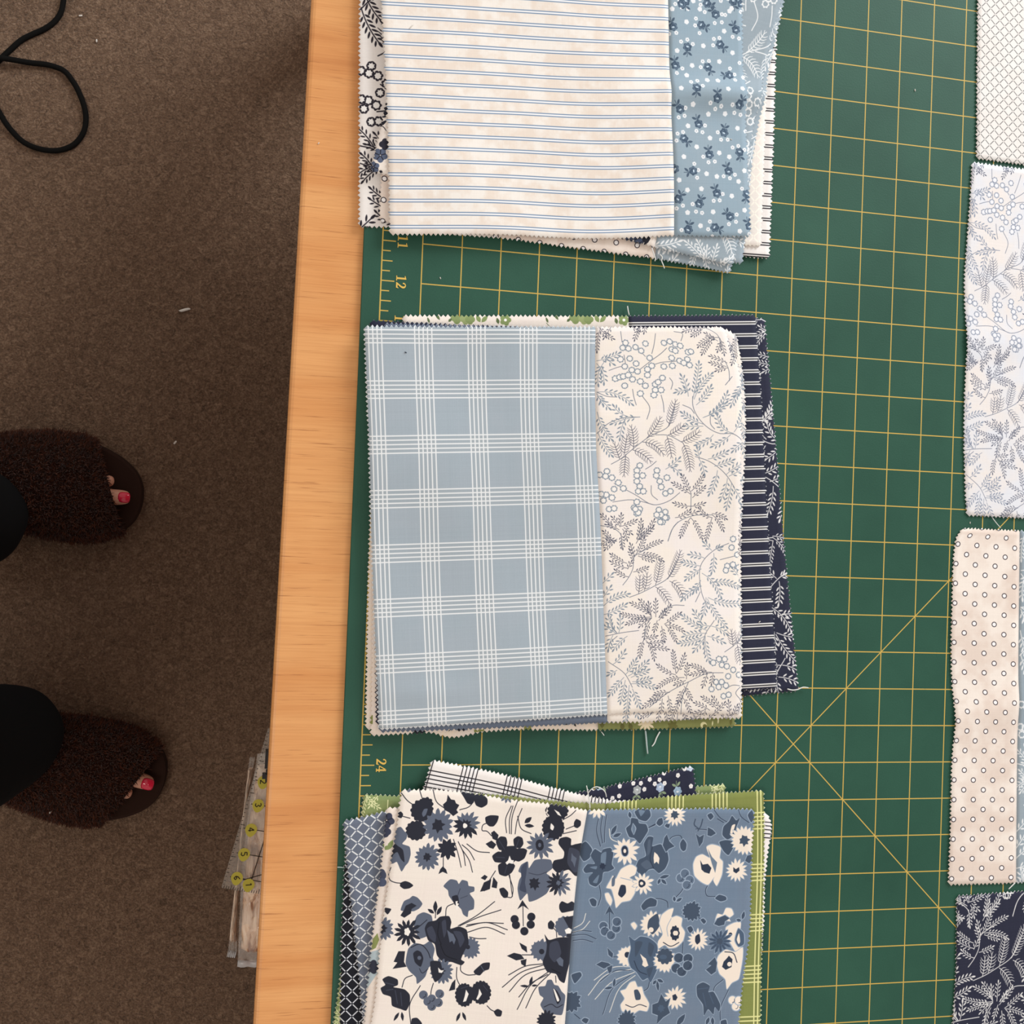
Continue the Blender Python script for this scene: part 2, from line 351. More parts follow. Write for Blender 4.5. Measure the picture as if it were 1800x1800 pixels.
class Panel:
    def __init__(s, stack, k, L, R, T=(), B=(), pink='LTRB', off=(0, 0)):
        """L, R run top to bottom; T, B are the inner points of the top and bottom edge; all on the mat plane in metres"""
        s.stack, s.k, s.pink, s.off = stack, k, pink, off
        s.L, s.R = np.asarray(L, float), np.asarray(R, float)
        s.T = np.vstack([s.L[:1]] + ([np.asarray(T, float)] if len(T) else []) + [s.R[:1]]); s.B = np.vstack([s.L[-1:]] + ([np.asarray(B, float)] if len(B) else []) + [s.R[-1:]])
        ln = lambda P: np.linalg.norm(np.diff(P, axis=0), axis=1).sum() / IN
        s.W, s.H = (ln(s.T) + ln(s.B)) / 2, (ln(s.L) + ln(s.R)) / 2
    def ev(s, a, b):
        a = np.atleast_1d(np.asarray(a, float)).ravel(); b = np.atleast_1d(np.asarray(b, float)).ravel()
        ac, bc = np.clip(a, 0, 1), np.clip(b, 0, 1)
        t, bo, l, r = spline(s.T, ac), spline(s.B, ac), spline(s.L, bc), spline(s.R, bc); A, Bb = ac[:, None], bc[:, None]
        c = (1 - Bb) * t + Bb * bo + (1 - A) * l + A * r - ((1 - A) * (1 - Bb) * s.L[0] + A * (1 - Bb) * s.R[0] + (1 - A) * Bb * s.L[-1] + A * Bb * s.R[-1])
        # outside 0..1 go on along the mean edges (motifs that run over the edge)
        ex = (s.R[0] + s.R[-1] - s.L[0] - s.L[-1]) / 2; ey = (s.L[-1] + s.R[-1] - s.L[0] - s.R[0]) / 2
        return c + (a - ac)[:, None] * ex + (b - bc)[:, None] * ey
    def inv(s, xy):
        xy = np.atleast_2d(np.asarray(xy, float))[:, :2]; q = np.full((len(xy), 2), 0.5)
        for i in range(14):
            p = s.ev(q[:, 0], q[:, 1]); e = 1e-4; da = (s.ev(q[:, 0] + e, q[:, 1]) - p) / e; db = (s.ev(q[:, 0], q[:, 1] + e) - p) / e
            r = xy - p; det = da[:, 0] * db[:, 1] - da[:, 1] * db[:, 0]
            q = q + np.clip(np.stack([(r[:, 0] * db[:, 1] - r[:, 1] * db[:, 0]) / det, (da[:, 0] * r[:, 1] - da[:, 1] * r[:, 0]) / det], 1), -0.5, 0.5)
        return q
    def ph(s, pts):
        """photo-measured points on this cloth -> inches on the cloth"""
        p = np.atleast_2d(np.asarray(pts, float)); q = s.inv(at(p[:, 0], p[:, 1], layer_z(s.stack, s.k)))
        return q * [s.W, s.H] + np.asarray(s.off)
    def build(s, name, mats, img, parent, label=None):
        pitch, depth = 0.119, 0.062
        nx, ny = max(4, round(s.W / pitch)), max(4, round(s.H / pitch))
        x0 = depth / s.W if 'L' in s.pink else 0.0; x1 = 1 - depth / s.W if 'R' in s.pink else 1.0
        y0 = depth / s.H if 'T' in s.pink else 0.0; y1 = 1 - depth / s.H if 'B' in s.pink else 1.0
        ga, gb = np.linspace(x0, x1, nx + 1), np.linspace(y0, y1, ny + 1)
        A, B = np.meshgrid(ga, gb); A, B = A.ravel(), B.ravel(); idx = lambda i, j: j * (nx + 1) + i
        F = [(idx(i, j), idx(i, j + 1), idx(i + 1, j + 1), idx(i + 1, j)) for j in range(ny) for i in range(nx)]
        ta, tb = [], []; n = len(A)
        r = np.random.RandomState(s.k * 17 + s.stack * 5 + int(s.W * 10))
        def tip(a, b, v0, v1):
            ta.append(a); tb.append(b); F.append((v0, v1, n + len(ta) - 1))
        for j in range(ny):
            mb = (gb[j] + gb[j + 1]) / 2
            if 'L' in s.pink: tip(x0 - depth / s.W * (0.8 + 0.35 * r.rand()), mb + r.randn() * 0.06 / s.H * 0.12, idx(0, j + 1), idx(0, j)) if True else 0
            if 'R' in s.pink: tip(x1 + depth / s.W * (0.8 + 0.35 * r.rand()), mb, idx(nx, j), idx(nx, j + 1))
        for i in range(nx):
            ma = (ga[i] + ga[i + 1]) / 2
            if 'T' in s.pink: tip(ma, y0 - depth / s.H * (0.8 + 0.35 * r.rand()), idx(i, 0), idx(i + 1, 0))
            if 'B' in s.pink: tip(ma, y1 + depth / s.H * (0.8 + 0.35 * r.rand()), idx(i + 1, ny), idx(i, ny))
        A = np.concatenate([A, ta]); B = np.concatenate([B, tb]); fr = np.concatenate([np.zeros(n), np.ones(len(ta))])
        xy = s.ev(A, B); z = surf_z(s.stack, s.k, xy[:, 0], xy[:, 1])
        for side, q in (('L', A * s.W), ('R', (1 - A) * s.W)):      # the seam is pressed flat and dips a little
            if side not in s.pink: z = z - 0.00042 * np.exp(-(q / 0.055)**2)
        up = lambda f: (xy[f[1]][0] - xy[f[0]][0]) * (xy[f[2]][1] - xy[f[0]][1]) - (xy[f[1]][1] - xy[f[0]][1]) * (xy[f[2]][0] - xy[f[0]][0]) > 0
        F = [f if up(f) else f[::-1] for f in F]
        V = np.column_stack([xy, z]); me = bpy.data.meshes.new(name)
        me.from_pydata(V.tolist(), [], F); me.update()
        uvl = me.uv_layers.new(name='UVMap'); li = np.zeros(len(me.loops), np.int32); me.loops.foreach_get('vertex_index', li)
        _, wi, hi = IMG[img]; ps = {'black_sprig': 0.70, 'greyblue_sprig': 0.80, 'navy_sprig': 0.85}.get(img, 1.0)   # larger colourways of the sprig print
        U = np.stack([(A * s.W * ps + s.off[0]) / wi, 1 - (B * s.H * ps + s.off[1]) / hi], 1)
        uvl.data.foreach_set('uv', U[li].astype(np.float32).ravel())
        at_ = me.attributes.new('fray', 'FLOAT', 'POINT'); at_.data.foreach_set('value', fr.astype(np.float32))
        me.polygons.foreach_set('use_smooth', np.ones(len(me.polygons), bool))
        for m in mats: me.materials.append(m)
        o = bpy.data.objects.new(name, me); COL.objects.link(o); o.parent = parent; o.matrix_parent_inverse = Matrix.Translation(-Vector(parent.location))
        so = o.modifiers.new('cloth thickness', 'SOLIDIFY'); so.thickness = THICK; so.offset = -1; so.material_offset_rim = 1
        if label: o['label'] = label
        return o
MATS = {}
def mats_for(img):
    if img not in MATS:
        dark = img in ('navy_stripe', 'navy_sprig', 'navy_lattice', 'navy_rose', 'slate_plain', 'slate_lattice', 'slate_floral', 'green_plaid', 'green_sprig', 'green_floral', 'blue_rose', 'greyblue_sprig', 'blue_plaid')
        soft = {'blue_plaid': 0.6, 'greyblue_sprig': 0.45, 'blue_rose': 0.3, 'navy_sprig': 0.55, 'navy_stripe': 0.5, 'slate_floral': 0.7, 'slate_lattice': 0.55}
        MATS[img] = cloth_material('printed_cotton_' + img, img, soft.get(img, 0.5) if dark else 0.15)
    return MATS[img]
BLOCKS = []
class Block:
    """corner and edge points measured in the photo, put on the plane of the layer the block lies in"""
    def __init__(s, stack, k, label, L, R, seam, A, B, T1=(), T2=(), B1=(), B2=(), offA=(0, 0), offB=(0, 0), la=None, lb=None):
        z = layer_z(stack, k); w = lambda pts: atl(pts, z)[:, :2] if len(pts) else []
        s.stack, s.k, s.label, s.A, s.B, s.la, s.lb = stack, k, label, A, B, la, lb
        S = w(seam); Lw, Rw = w(L), w(R)
        s.pa = Panel(stack, k, Lw, S, w(T1), w(B1), 'LTB', offA); s.pb = Panel(stack, k, S, Rw, w(T2), w(B2), 'TRB', offB)
        BLOCKS.append(s)
    def build(s):
        c = s.pa.ev([0.5], [0.5])[0]
        root = empty('quilt_block', (c[0], c[1], layer_z(s.stack, s.k)))
        g = {1: 'quilt blocks in the top fanned stack', 2: 'quilt blocks in the middle fanned stack', 3: 'quilt blocks in the bottom fanned stack', 4: 'quilt blocks in the far column'}[s.stack]
        tag(root, s.label, 'quilt block', g)
        s.pa.build('fabric_panel', mats_for(s.A), s.A, root, s.la); s.pb.build('fabric_panel', mats_for(s.B), s.B, root, s.lb)
def square(z, a, b, size=9.75, side='below'):
    """corner pixels of a square whose one edge runs a->b (left to right); the other two lie below (or above) it"""
    p, q = atl([a, b], z)[:, :2]; d = q - p; d /= np.linalg.norm(d); n = np.array([d[1], -d[0]]) * size * IN * (1 if side == 'below' else -1)
    return [to_px(p + n, z), to_px(q + n, z)]
def to_px(xy, z):
    X = (np.array([xy[0], xy[1], z]) - CC) @ CR; return (900 + FPX * X[0] / -X[2], 900 - FPX * X[1] / -X[2])
def mid(a, b, t=0.5): return (a[0] + (b[0] - a[0]) * t, a[1] + (b[1] - a[1]) * t)

# ------------------------------------------------------------------ the setting: carpeted floor
FLOOR_Z = -0.76
fl = mesh_obj('floor', [(-2.2, -2.6, FLOOR_Z), (2.6, -2.6, FLOOR_Z), (2.6, 1.8, FLOOR_Z), (-2.2, 1.8, FLOOR_Z)], [(0, 1, 2, 3)], carpet_material(), smooth=False)
tag(fl, 'brown cut pile carpet under the table and the feet', 'carpet', kind='structure')

# ------------------------------------------------------------------ table with a lower shelf
WOOD = wood_material()
TA = math.atan2(0.0084, 0.635)                        # the table edge lies askew to the mat by 0.75 degrees
def tab(x, y):
    """x across the table from its near edge, y along that edge (metres)"""
    ex = (math.cos(TA), -math.sin(TA)); ey = (math.sin(TA), math.cos(TA))
    return (-0.0759 + x * ex[0] + y * ey[0], -0.132 + x * ex[1] + y * ey[1])
table = empty('work_table', (0.35, -0.5, FLOOR_Z))
tag(table, 'orange varnished plywood work table under the green cutting mat', 'table')
bm = bmesh.new()
vs = [bm.verts.new((*tab(x, y), -0.025)) for x, y in ((0, -1.25), (0.86, -1.25), (0.86, 0.42), (0, 0.42))]
f = bm.faces.new(vs); r = bmesh.ops.extrude_face_region(bm, geom=[f])
for v in [g for g in r['geom'] if isinstance(g, bmesh.types.BMVert)]: v.co.z = -0.003
bmesh.ops.bevel(bm, geom=[e for e in bm.edges if all(v.co.z > -0.01 for v in e.verts)], offset=0.0032, segments=3, affect='EDGES', profile=0.5)
bm_obj('table_top', bm, WOOD, table)
def boxpart(name, c, s, mat, parent, bevel=0.003):
    bm = bmesh.new(); bmesh.ops.create_cube(bm, size=1.0)
    for v in bm.verts: v.co = Vector((v.co.x * s[0], v.co.y * s[1], v.co.z * s[2]))
    if bevel: bmesh.ops.bevel(bm, geom=bm.edges[:], offset=bevel, segments=2, affect='EDGES')
    bmesh.ops.rotate(bm, verts=bm.verts, cent=(0, 0, 0), matrix=Matrix.Rotation(-TA, 3, 'Z'))
    bmesh.ops.translate(bm, verts=bm.verts, vec=c); return bm_obj(name, bm, mat, parent)
for x, y in ((0.07, -1.17), (0.79, -1.17), (0.07, 0.34), (0.79, 0.34)):
    boxpart('leg', (*tab(x, y), (FLOOR_Z - 0.025) / 2), (0.06, 0.06, -0.025 - FLOOR_Z), WOOD, table)
SHELF = -0.44
boxpart('shelf', (*tab(0.43, -0.415), SHELF - 0.009), (0.74, 1.50, 0.018), WOOD, table)

# ------------------------------------------------------------------ cutting mat
MATM = mat_material(); YEL = simple('yellow_mat_ink', (226, 186, 92), 0.55, 0.3)
mo = [(-1.47, -1.45), (25.47, -1.45), (25.47, 37.4), (-1.47, 37.4)]
rc = 0.35; ol = []
for (cx, cy), a0 in (((-1.47 + rc, -1.45 + rc), 180), ((25.47 - rc, -1.45 + rc), 270), ((25.47 - rc, 37.4 - rc), 0), ((-1.47 + rc, 37.4 - rc), 90)):
    for k in range(5):
        a = math.radians(a0 + k * 22.5); ol.append(((cx + rc * math.cos(a)) * IN, -(cy + rc * math.sin(a)) * IN))
cmat = prism('cutting_mat', ol[::-1], -0.003, 0.0, MATM, bevel=0.0004, seg=1)
tag(cmat, 'green self-healing cutting mat with a yellow inch grid covering the table top', 'cutting mat')
GLYPH = {'1': [[(.08, 0), (.62, 0), (.62, .07), (.45, .09), (.45, 1), (.37, 1), (.08, .9), (.08, .84), (.26, .86), (.26, .09), (.08, .07)]],
         '2': [[(.04, 0), (.62, 0), (.68, .25), (.62, .25), (.55, .15), (.28, .15), (.52, .42), (.64, .62), (.65, .78), (.56, .93), (.37, 1), (.16, .94), (.05, .78), (.07, .67), (.19, .66), (.2, .81), (.32, .91), (.42, .86), (.46, .72), (.41, .55), (.04, .07)]],
         '3': [[(.06, .12), (.2, .02), (.38, 0), (.58, .09), (.66, .28), (.6, .44), (.46, .53), (.58, .62), (.62, .78), (.54, .93), (.36, 1), (.16, .94), (.06, .8), (.16, .74), (.3, .88), (.42, .82), (.42, .64), (.26, .56), (.26, .5), (.42, .46), (.46, .28), (.4, .12), (.28, .08), (.14, .2)]],
         '4': [[(.4, .08), (.4, 1), (.56, 1), (.56, .08), (.66, .06), (.66, 0), (.3, 0), (.3, .06)], [(.02, .27), (.02, .36), (.4, .36), (.4, .27)], [(.56, .27), (.56, .36), (.68, .36), (.68, .27)], [(.02, .36), (.4, 1), (.46, .98), (.4, .82), (.13, .36)]]}
for v, txt in ((11, '11'), (12, '12'), (13, '13'), (24, '24')):
    bm = bmesh.new()
    for i, ch in enumerate(txt):
        for pl in GLYPH[ch]:
            # text runs down the ruler (towards larger v); the tops of the digits point to larger u
            vv = [bm.verts.new(((-0.625 + b * 0.25) * IN, -(v + (i - 1 + 0.04 + a * 1.35 * 1.0) * 0.175) * IN, 0.00012)) for a, b in pl]
            bm.faces.new(vv)
    r_ = bmesh.ops.extrude_face_region(bm, geom=bm.faces[:])
    for vv in [g_ for g_ in r_['geom'] if isinstance(g_, bmesh.types.BMVert)]: vv.co.z = 0.0002
    bmesh.ops.recalc_face_normals(bm, faces=bm.faces); me = bpy.data.meshes.new('printed_number'); bm.to_mesh(me); bm.free(); me.materials.append(YEL)
    o = bpy.data.objects.new('printed_number', me); COL.objects.link(o); o.parent = cmat

# ------------------------------------------------------------------ where every quilt block lies
b_ = atl([(1272, 170)], 0.004)[0]; BUMPS[1] = [(b_[0], b_[1], 0.10, 0.046, 0.0095, 0.0060, 4)]
b_ = atl([(1060, 735)], 0.004)[0]; b2 = atl([(690, 830)], 0.004)[0]; b3 = atl([(740, 1216)], 0.004)[0]
BUMPS[2] = [(b_[0], b_[1], 0.1, 0.02, 0.013, 0.0016, 6), (b2[0], b2[1], 0.75, 0.028, 0.008, 0.0011, 6), (b3[0], b3[1], 0.05, 0.03, 0.007, 0.0008, 6)]
b_ = atl([(980, 1372)], 0.004)[0]; BUMPS[3] = [(b_[0], b_[1], 0.0, 0.03, 0.015, 0.0012, 2)]
b_ = atl([(1770, 1245)], 0.004)[0]; b2 = atl([(1735, 600)], 0.004)[0]; BUMPS[4] = [(b_[0], b_[1], 0.3, 0.05, 0.012, 0.0016, 0), (b2[0], b2[1], 0.1, 0.05, 0.012, 0.0012, 0)]

Block(1, 0, 'block with black sprigs on white, jutting out left of the top stack',
      [(634, -260), (630, 0), (629, 200), (629, 401)], [(1290, -250), (1270, 412)], [(900, -255), (890, 405)], 'black_sprig', 'blue_plaid', la='white panel with black sprigs')
Block(1, 1, 'block of white cloth with paired black stripes at the bottom right of the top stack',
      [(745, -290), (716, 408)], [(1378, -240), (1368, 0), (1365, 110), (1353, 457)], [(1000, -268), (985, 430)], 'cream_lattice', 'black_stripe', B2=[(1200, 446)], lb='white panel with paired black stripes')
Block(1, 2, 'block with a cream tone-on-tone lattice between grey-blue sprigs and black double stripes',
      [(712, -280), (690, 408)], [(1368, -250), (1353, 100), (1348, 180), (1338, 436)], [(1000, -265), (985, 422)], 'slate_plain', 'cream_lattice', lb='cream lattice panel')
Block(1, 3, 'lowest block with a cream ring-dot half, fanned out below the striped top block',
      [(760, -300), (690, 100), (668, 300), (664, 391)], [(1395, -215), (1320, 250), (1283, 484)], [(1240, -235), (1150, 457)], 'ring_dot', 'greyblue_sprig', B1=[(880, 421)], B2=[(1220, 470)], la='cream panel with small black rings', lb='grey-blue panel with white sprigs')
Block(1, 4, 'grey-blue sprig block whose corner peeps out rightmost below the rose print',
      [(800, -340), (692, 322)], [(1408, -230), (1378, 0), (1345, 160), (1322, 280), (1309, 420), (1303, 468)], [(1130, -280), (1120, 425)], 'slate_plain', 'greyblue_sprig', lb='grey-blue panel with white sprigs')
Block(1, 5, 'tilted block of navy flowers and grey-blue sprigs, just under the striped block',
      [(810, -370), (672, 200), (648, 304)], [(1420, -180), (1371, 10), (1337, 160), (1314, 285), (1303, 400), (1286, 471)], [(1298, -218), (1149, 438)], 'navy_floral_plain', 'greyblue_sprig', offB=(0.1, -0.75), B1=[(880, 364)], la='cream panel with navy flowers', lb='grey-blue panel with white sprigs')
TOP1 = Block(1, 6, 'cream block with thin blue stripes and a blue rose strip topping the top stack',
      [(655, -262), (667, 0), (675, 150), (680, 300), (682, 416)], [(1292, -205), (1303, 0), (1308, 160), (1312, 300), (1318, 420)], [(1166, -217), (1172, 0), (1175, 150), (1180, 280), (1183, 418)],
      'blue_ticking', 'blue_rose', B1=[(900, 418), (1050, 423)], B2=[(1240, 420)], la='cream panel with paired thin blue stripes', lb='dusty blue panel with dark roses and white flowers')

Block(2, 0, 'navy block with white sprigs, lowest of the middle stack and farthest right',
      [(702, 612), (762, 1268)], [(1345, 557), (1358, 700), (1380, 960), (1405, 1216)], [(1120, 576), (1170, 1238)], 'slate_plain', 'navy_sprig', lb='navy panel with white sprigs')
Block(2, 1, 'block of green flowers and navy double stripes along the middle stack upper edge',
      [(705, 553), (730, 1238)], [(1329, 552), (1339, 700), (1349, 900), (1358, 1050), (1367, 1212)], [(1104, 554), (1130, 1226)], 'green_cream_floral', 'navy_stripe', la='cream panel with green flowers', lb='navy panel with white double stripes')
Block(2, 2, 'cream block with olive floral half along the middle stack lower edge',
      [(660, 590), (650, 850), (643, 1100), (640, 1283)], [(1283, 600), (1293, 1279)], [(1060, 590), (1051, 1285)], 'green_cream_edge', 'green_floral', B1=[(700, 1287), (760, 1290), (785, 1297), (850, 1288)], B2=[(1130, 1284)], lb='olive green panel with cream daisies')
Block(2, 3, 'cream block with black flower bits under the lower left corner of the blue plaid',
      [(655, 600), (652, 1050), (649, 1295)], [(1278, 600), (1283, 1262)], [(980, 600), (970, 1276)], 'navy_cream_edge', 'slate_plain')
Block(2, 4, 'navy block showing only as a dark line above and left of the blue plaid',
      [(648, 562), (652, 800), (656, 1050), (659, 1276)], [(1275, 592), (1280, 1252)], [(980, 578), (985, 1262)], 'navy_plain', 'navy_sprig', T1=[(760, 567), (880, 573)])
Block(2, 5, 'slate blue and cream sprig block just beneath the plaid block',
      [(672, 567), (664, 1288)], [(1296, 591), (1304, 640), (1304, 900), (1303, 1100), (1303, 1264)], [(1046, 577), (1067, 1271)], 'slate_plain', 'cream_sprig', B1=[(870, 1281)], B2=[(1120, 1271), (1220, 1265)], T2=[(1200, 582), (1280, 580)], la='slate blue panel', lb='cream panel with grey sprigs')
TOP2 = Block(2, 6, 'blue windowpane plaid and cream sprig block on top of the middle stack',
      [(637, 572), (645, 780), (648, 900), (655, 1100), (663, 1284)], [(1272, 574), (1297, 640), (1300, 800), (1299, 1000), (1300, 1150), (1301, 1257)], [(1045, 574), (1045, 750), (1054, 930), (1060, 1100), (1067, 1258)],
      'blue_plaid', 'cream_sprig', B2=[(1150, 1253), (1220, 1256)], la='dusty blue panel with white windowpane plaid', lb='cream panel with grey-blue sprigs and ring flowers')

Block(3, 0, 'green block with cream ferns at the bottom of the lower stack, upper corner showing',
      [(637, 1394), (625, 1500), (605, 1650), (584, 1800), (562, 1960), (548, 2060)], [(1277, 1376), (1240, 2050)], [(960, 1400), (900, 2055)], 'green_sprig', 'green_sprig', T1=[(800, 1400)], la='green panel with cream ferns')
Block(3, 1, 'black block with a thin white lattice along the table-side edge of the lower stack',
      [(606, 1472), (598, 1640), (595, 1800), (590, 2120)], [(1250, 1462), (1250, 2130)], [(920, 1468), (915, 2125)], 'navy_lattice', 'slate_plain', la='black panel with white lattice')
S3C = Block(3, 2, 'block of slate lattice and navy white-flowered cloth tilted across the lower stack',
      [(600, 1441), (607, 1520), (620, 1640), (637, 1800), (680, 2110)], [(1218, 1343), (1225, 1400), (1260, 1700), (1300, 2040)], [(950, 1398), (985, 2075)], 'slate_lattice', 'navy_rose', T1=[(650, 1430), (690, 1419)], T2=[(1020, 1388), (1100, 1372), (1160, 1357)], la='slate blue panel with white lattice', lb='navy panel with pale roses and white flowers')
Block(3, 3, 'white block with black windowpane lines, its corner highest of the lower stack',
      [(757, 1332), (742, 1384), (676, 1640), (634, 1800), (580, 2010)], [(1348, 1427), (1355, 1445), (1350, 1500), (1345, 1560), (1343, 1630), (1335, 1700), (1310, 1860), (1270, 2080)], [(1070, 1403), (1010, 1800), (960, 2050)], 'black_plaid', 'black_plaid', T1=[(900, 1362), (1000, 1388)], T2=[(1200, 1413)])
S3E = Block(3, 4, 'green block with pale yellow windowpane plaid showing along the right of the lower stack',
      [(712, 1392), (690, 1700), (680, 2060)], [(1342, 1386), (1344, 1520), (1340, 1650), (1336, 1800), (1325, 2050)], [(1063, 1409), (1050, 1800), (1040, 2060)], 'green_floral', 'green_plaid', T1=[(870, 1394), (980, 1404)], T2=[(1160, 1398)], la='darker green floral panel', lb='green panel with pale yellow plaid')
S3F = Block(3, 5, 'cream floral block showing as a narrow strip beside the slate lattice of the lower stack',
      [(677, 1415), (667, 1520), (657, 1600), (648, 1680), (637, 1800), (615, 2080)], [(1285, 1432), (1255, 2070)], [(1000, 1428), (960, 2075)], 'mixed_cream_floral', 'slate_plain')
TOP3 = Block(3, 6, 'block of large navy flowers and cream-on-slate flowers topping the lower stack',
      [(703, 1384), (694, 1450), (683, 1520), (672, 1600), (663, 1680), (655, 1760), (648, 1800), (615, 2070)], [(1325, 1419), (1322, 1480), (1320, 1560), (1317, 1640), (1306, 1720), (1297, 1800), (1270, 2080)],
      [(1031, 1420), (1014, 1530), (1003, 1640), (990, 1800), (975, 2090)], 'navy_floral', 'slate_floral', T1=[(740, 1384), (800, 1387), (900, 1402), (960, 1408)], T2=[(1100, 1419), (1200, 1418), (1280, 1418)], la='cream panel with large navy and slate flowers', lb='slate blue panel with cream flowers')

Block(4, 0, 'cream block with a fine grey lattice at the top of the far right column',
      [(1722, -330), (1716, 0), (1714, 281)], [(2235, -200), (2225, 342)], [(2000, -265), (1990, 318)], 'grey_lattice', 'slate_plain', B1=[(1800, 292)], la='cream panel with grey lattice')
RB = Block(4, 0, 'pale block with grey-blue sprigs and ring flowers, second down the far right column',
      [(1706, 283), (1704, 330), (1699, 400), (1693, 500), (1696, 600), (1692, 720), (1694, 850), (1697, 908)], [(2225, 356), (2215, 930)], [(1995, 325), (1990, 922)], 'pale_sprig', 'slate_plain', T1=[(1800, 296)], B1=[(1800, 913)], la='pale panel with grey-blue sprigs')
RC = Block(4, 0, 'cream ring-dot block with a grey-blue sprig half, third down the far right column',
      [(1691, 927), (1679, 945), (1675, 970), (1671, 1050), (1671, 1200), (1676, 1260), (1671, 1330), (1668, 1450), (1664, 1557)], [(2210, 952), (2190, 1530)], [(1792, 931), (1790, 1180), (1787, 1400), (1786, 1554)], 'ring_dot', 'greyblue_sprig', la='cream panel with black rings', lb='grey-blue panel with white sprigs')
RD = Block(4, 0, 'navy block with white sprigs at the bottom of the far right column',
      [(1679, 1573), (1678, 1700), (1672, 1800), (1660, 2160)], [(2190, 1545), (2180, 2110)], [(1950, 1556), (1945, 2130)], 'navy_sprig', 'slate_plain', T1=[(1800, 1564)], offA=(0.15, 5.05), la='navy panel with white sprigs')

# ------------------------------------------------------------------ the prints
CREAM = (243, 233, 223); LAV = (236, 230, 230); WHITE = (246, 243, 240)
NAVY = (40, 42, 62); SLATE = (104, 120, 142); DUSTY = (163, 175, 185)
CR_F = ((242, 230, 222), 0.8, 0.7)
# sprig print, measured on the top block of the middle stack; x y x y bend kind per frond, in units of a quarter pixel
ZA = (1000, 500); ZB = (1000, 900)
SPRIG_A = '''
905 560 860 810 0 l r|785 650 830 790 .1 l r|750 760 845 745 .1 l r|990 635 870 810 -.15 l r|985 725 885 850 .1 l r|1100 770 930 940 .25 l r|1090 840 940 935 .15 l r|790 910 930 985 -.1 l r|810 1000 930 1000 0 l r|890 1130 1000 1060 -.2 l r|1000 1140 1120 1060 -.1 l r|1030 930 1140 1050 -.35 l r|1210 890 1145 1040 .15 l r|1160 780 1215 700 0 l|1130 850 1200 740 .1 l
1140 1170 1215 1110 .1 l r|430 840 190 760 -.25 l r|300 980 490 935 .1 l r|310 865 400 930 -.2 l r|350 1080 390 940 .1 l r|290 1090 190 900 .15 l r|290 1200 195 1040 .1 l r|200 700 240 550 .2 l|240 690 190 560 -.2 l|340 490 190 540 .1 l|300 560 240 500 .1 l r|225 840 190 770 0 l|270 870 195 790 0 l
1090 1180 965 1230 .1 l r|890 1160 905 1225 0 l r|940 1330 900 1225 -.1 l r|1130 1240 1010 1280 .05 l r|980 1470 1030 1310 -.1 l r|1210 1260 1090 1340 -.1 l r|1060 1510 1100 1365 -.1 l r|1100 1570 1130 1400 0 l r|1200 1520 1140 1420 0 l r|760 1230 670 1300 .1 l r|770 1330 700 1275 -.1 l r|1190 1310 1110 1350 0 l r
315 1130 350 1230 0 f r|400 1075 380 1200 0 f r|430 1010 445 1160 .1 f r|630 950 540 1080 .1 f r|740 830 690 1000 0 f r|790 1000 690 1060 .1 f r|895 1045 780 1108 .1 f r|710 1205 680 1070 -.05 f r|840 1300 790 1115 -.1 f r|650 1190 510 1110 -.25 f r|560 1240 440 1165 -.15 f r|380 1335 392 1195 0 f r
300 385 200 300 .15 d r|190 470 215 310 .1 d r|240 380 290 300 0 d r|455 390 500 300 .1 d r|520 340 530 290 0 d|480 330 430 300 0 d|800 335 950 310 .1 d r|860 365 930 320 0 d r|905 440 1050 375 .2 d r|930 490 1010 385 .1 d r|1085 490 1055 380 -.05 d r|955 350 1040 400 0 d r|1040 470 1065 400 0 d r|1125 400 1200 385 0 d r|1140 560 1205 440 .1 d r|1190 555 1205 470 0 d r|1140 460 1190 430 0 d|990 510 1105 555 .1 d r|990 555 1100 580 0 d r|1030 610 1110 590 .1 d r|1150 500 1120 400 0 d
785 1345 850 1470 0 d r|930 1350 850 1455 .1 d r|725 1400 845 1475 .05 d r|940 1425 860 1500 0 d r|735 1540 850 1560 -.1 d r|940 1540 850 1560 .1 d r|910 1580 1000 1640 -.2 d r|1095 1645 1000 1612 -.15 d r|1080 1725 1000 1620 -.15 d r|960 1790 1000 1640 0 d r|840 1590 740 1640 .2 d r|780 1770 850 1640 .1 d r|930 1780 850 1640 -.1 d r|890 1600 830 1620 0 d r'''
STEM_A = '1215 1110,1140 1055,1040 1050,930 980,860 850,860 790|190 1050,260 985,380 940,490 935|875 1212,960 1240,1090 1340,1150 1430|190 760,260 790,330 795|290 1265,350 1232,440 1160,560 1070,690 1000,735 870|600 1060,680 1062,790 1115|940 300,1040 360,1062 460|1090 540,1115 600,1120 680|1090 710,1140 650|850 1470,850 1590|690 1800,740 1690,850 1630,1000 1620|480 610,570 540,650 480,680 450|275 608,340 585,385 575|580 570,650 550,720 545,780 540|310 1400,460 1480,590 1550,700 1520,770 1465|300 1530,430 1515,590 1550|600 350,590 430,575 490|355 335,365 410|700 660,720 690,710 740|730 335,790 350,780 400|440 740,450 800,465 850|510 790,560 870,540 950|640 780,655 840,660 900|530 1300,570 1275,605 1245|570 1415,575 1480,615 1515|790 850,850 880,870 910|980 930,985 990,1010 1020|380 500,390 560|500 480,530 510'
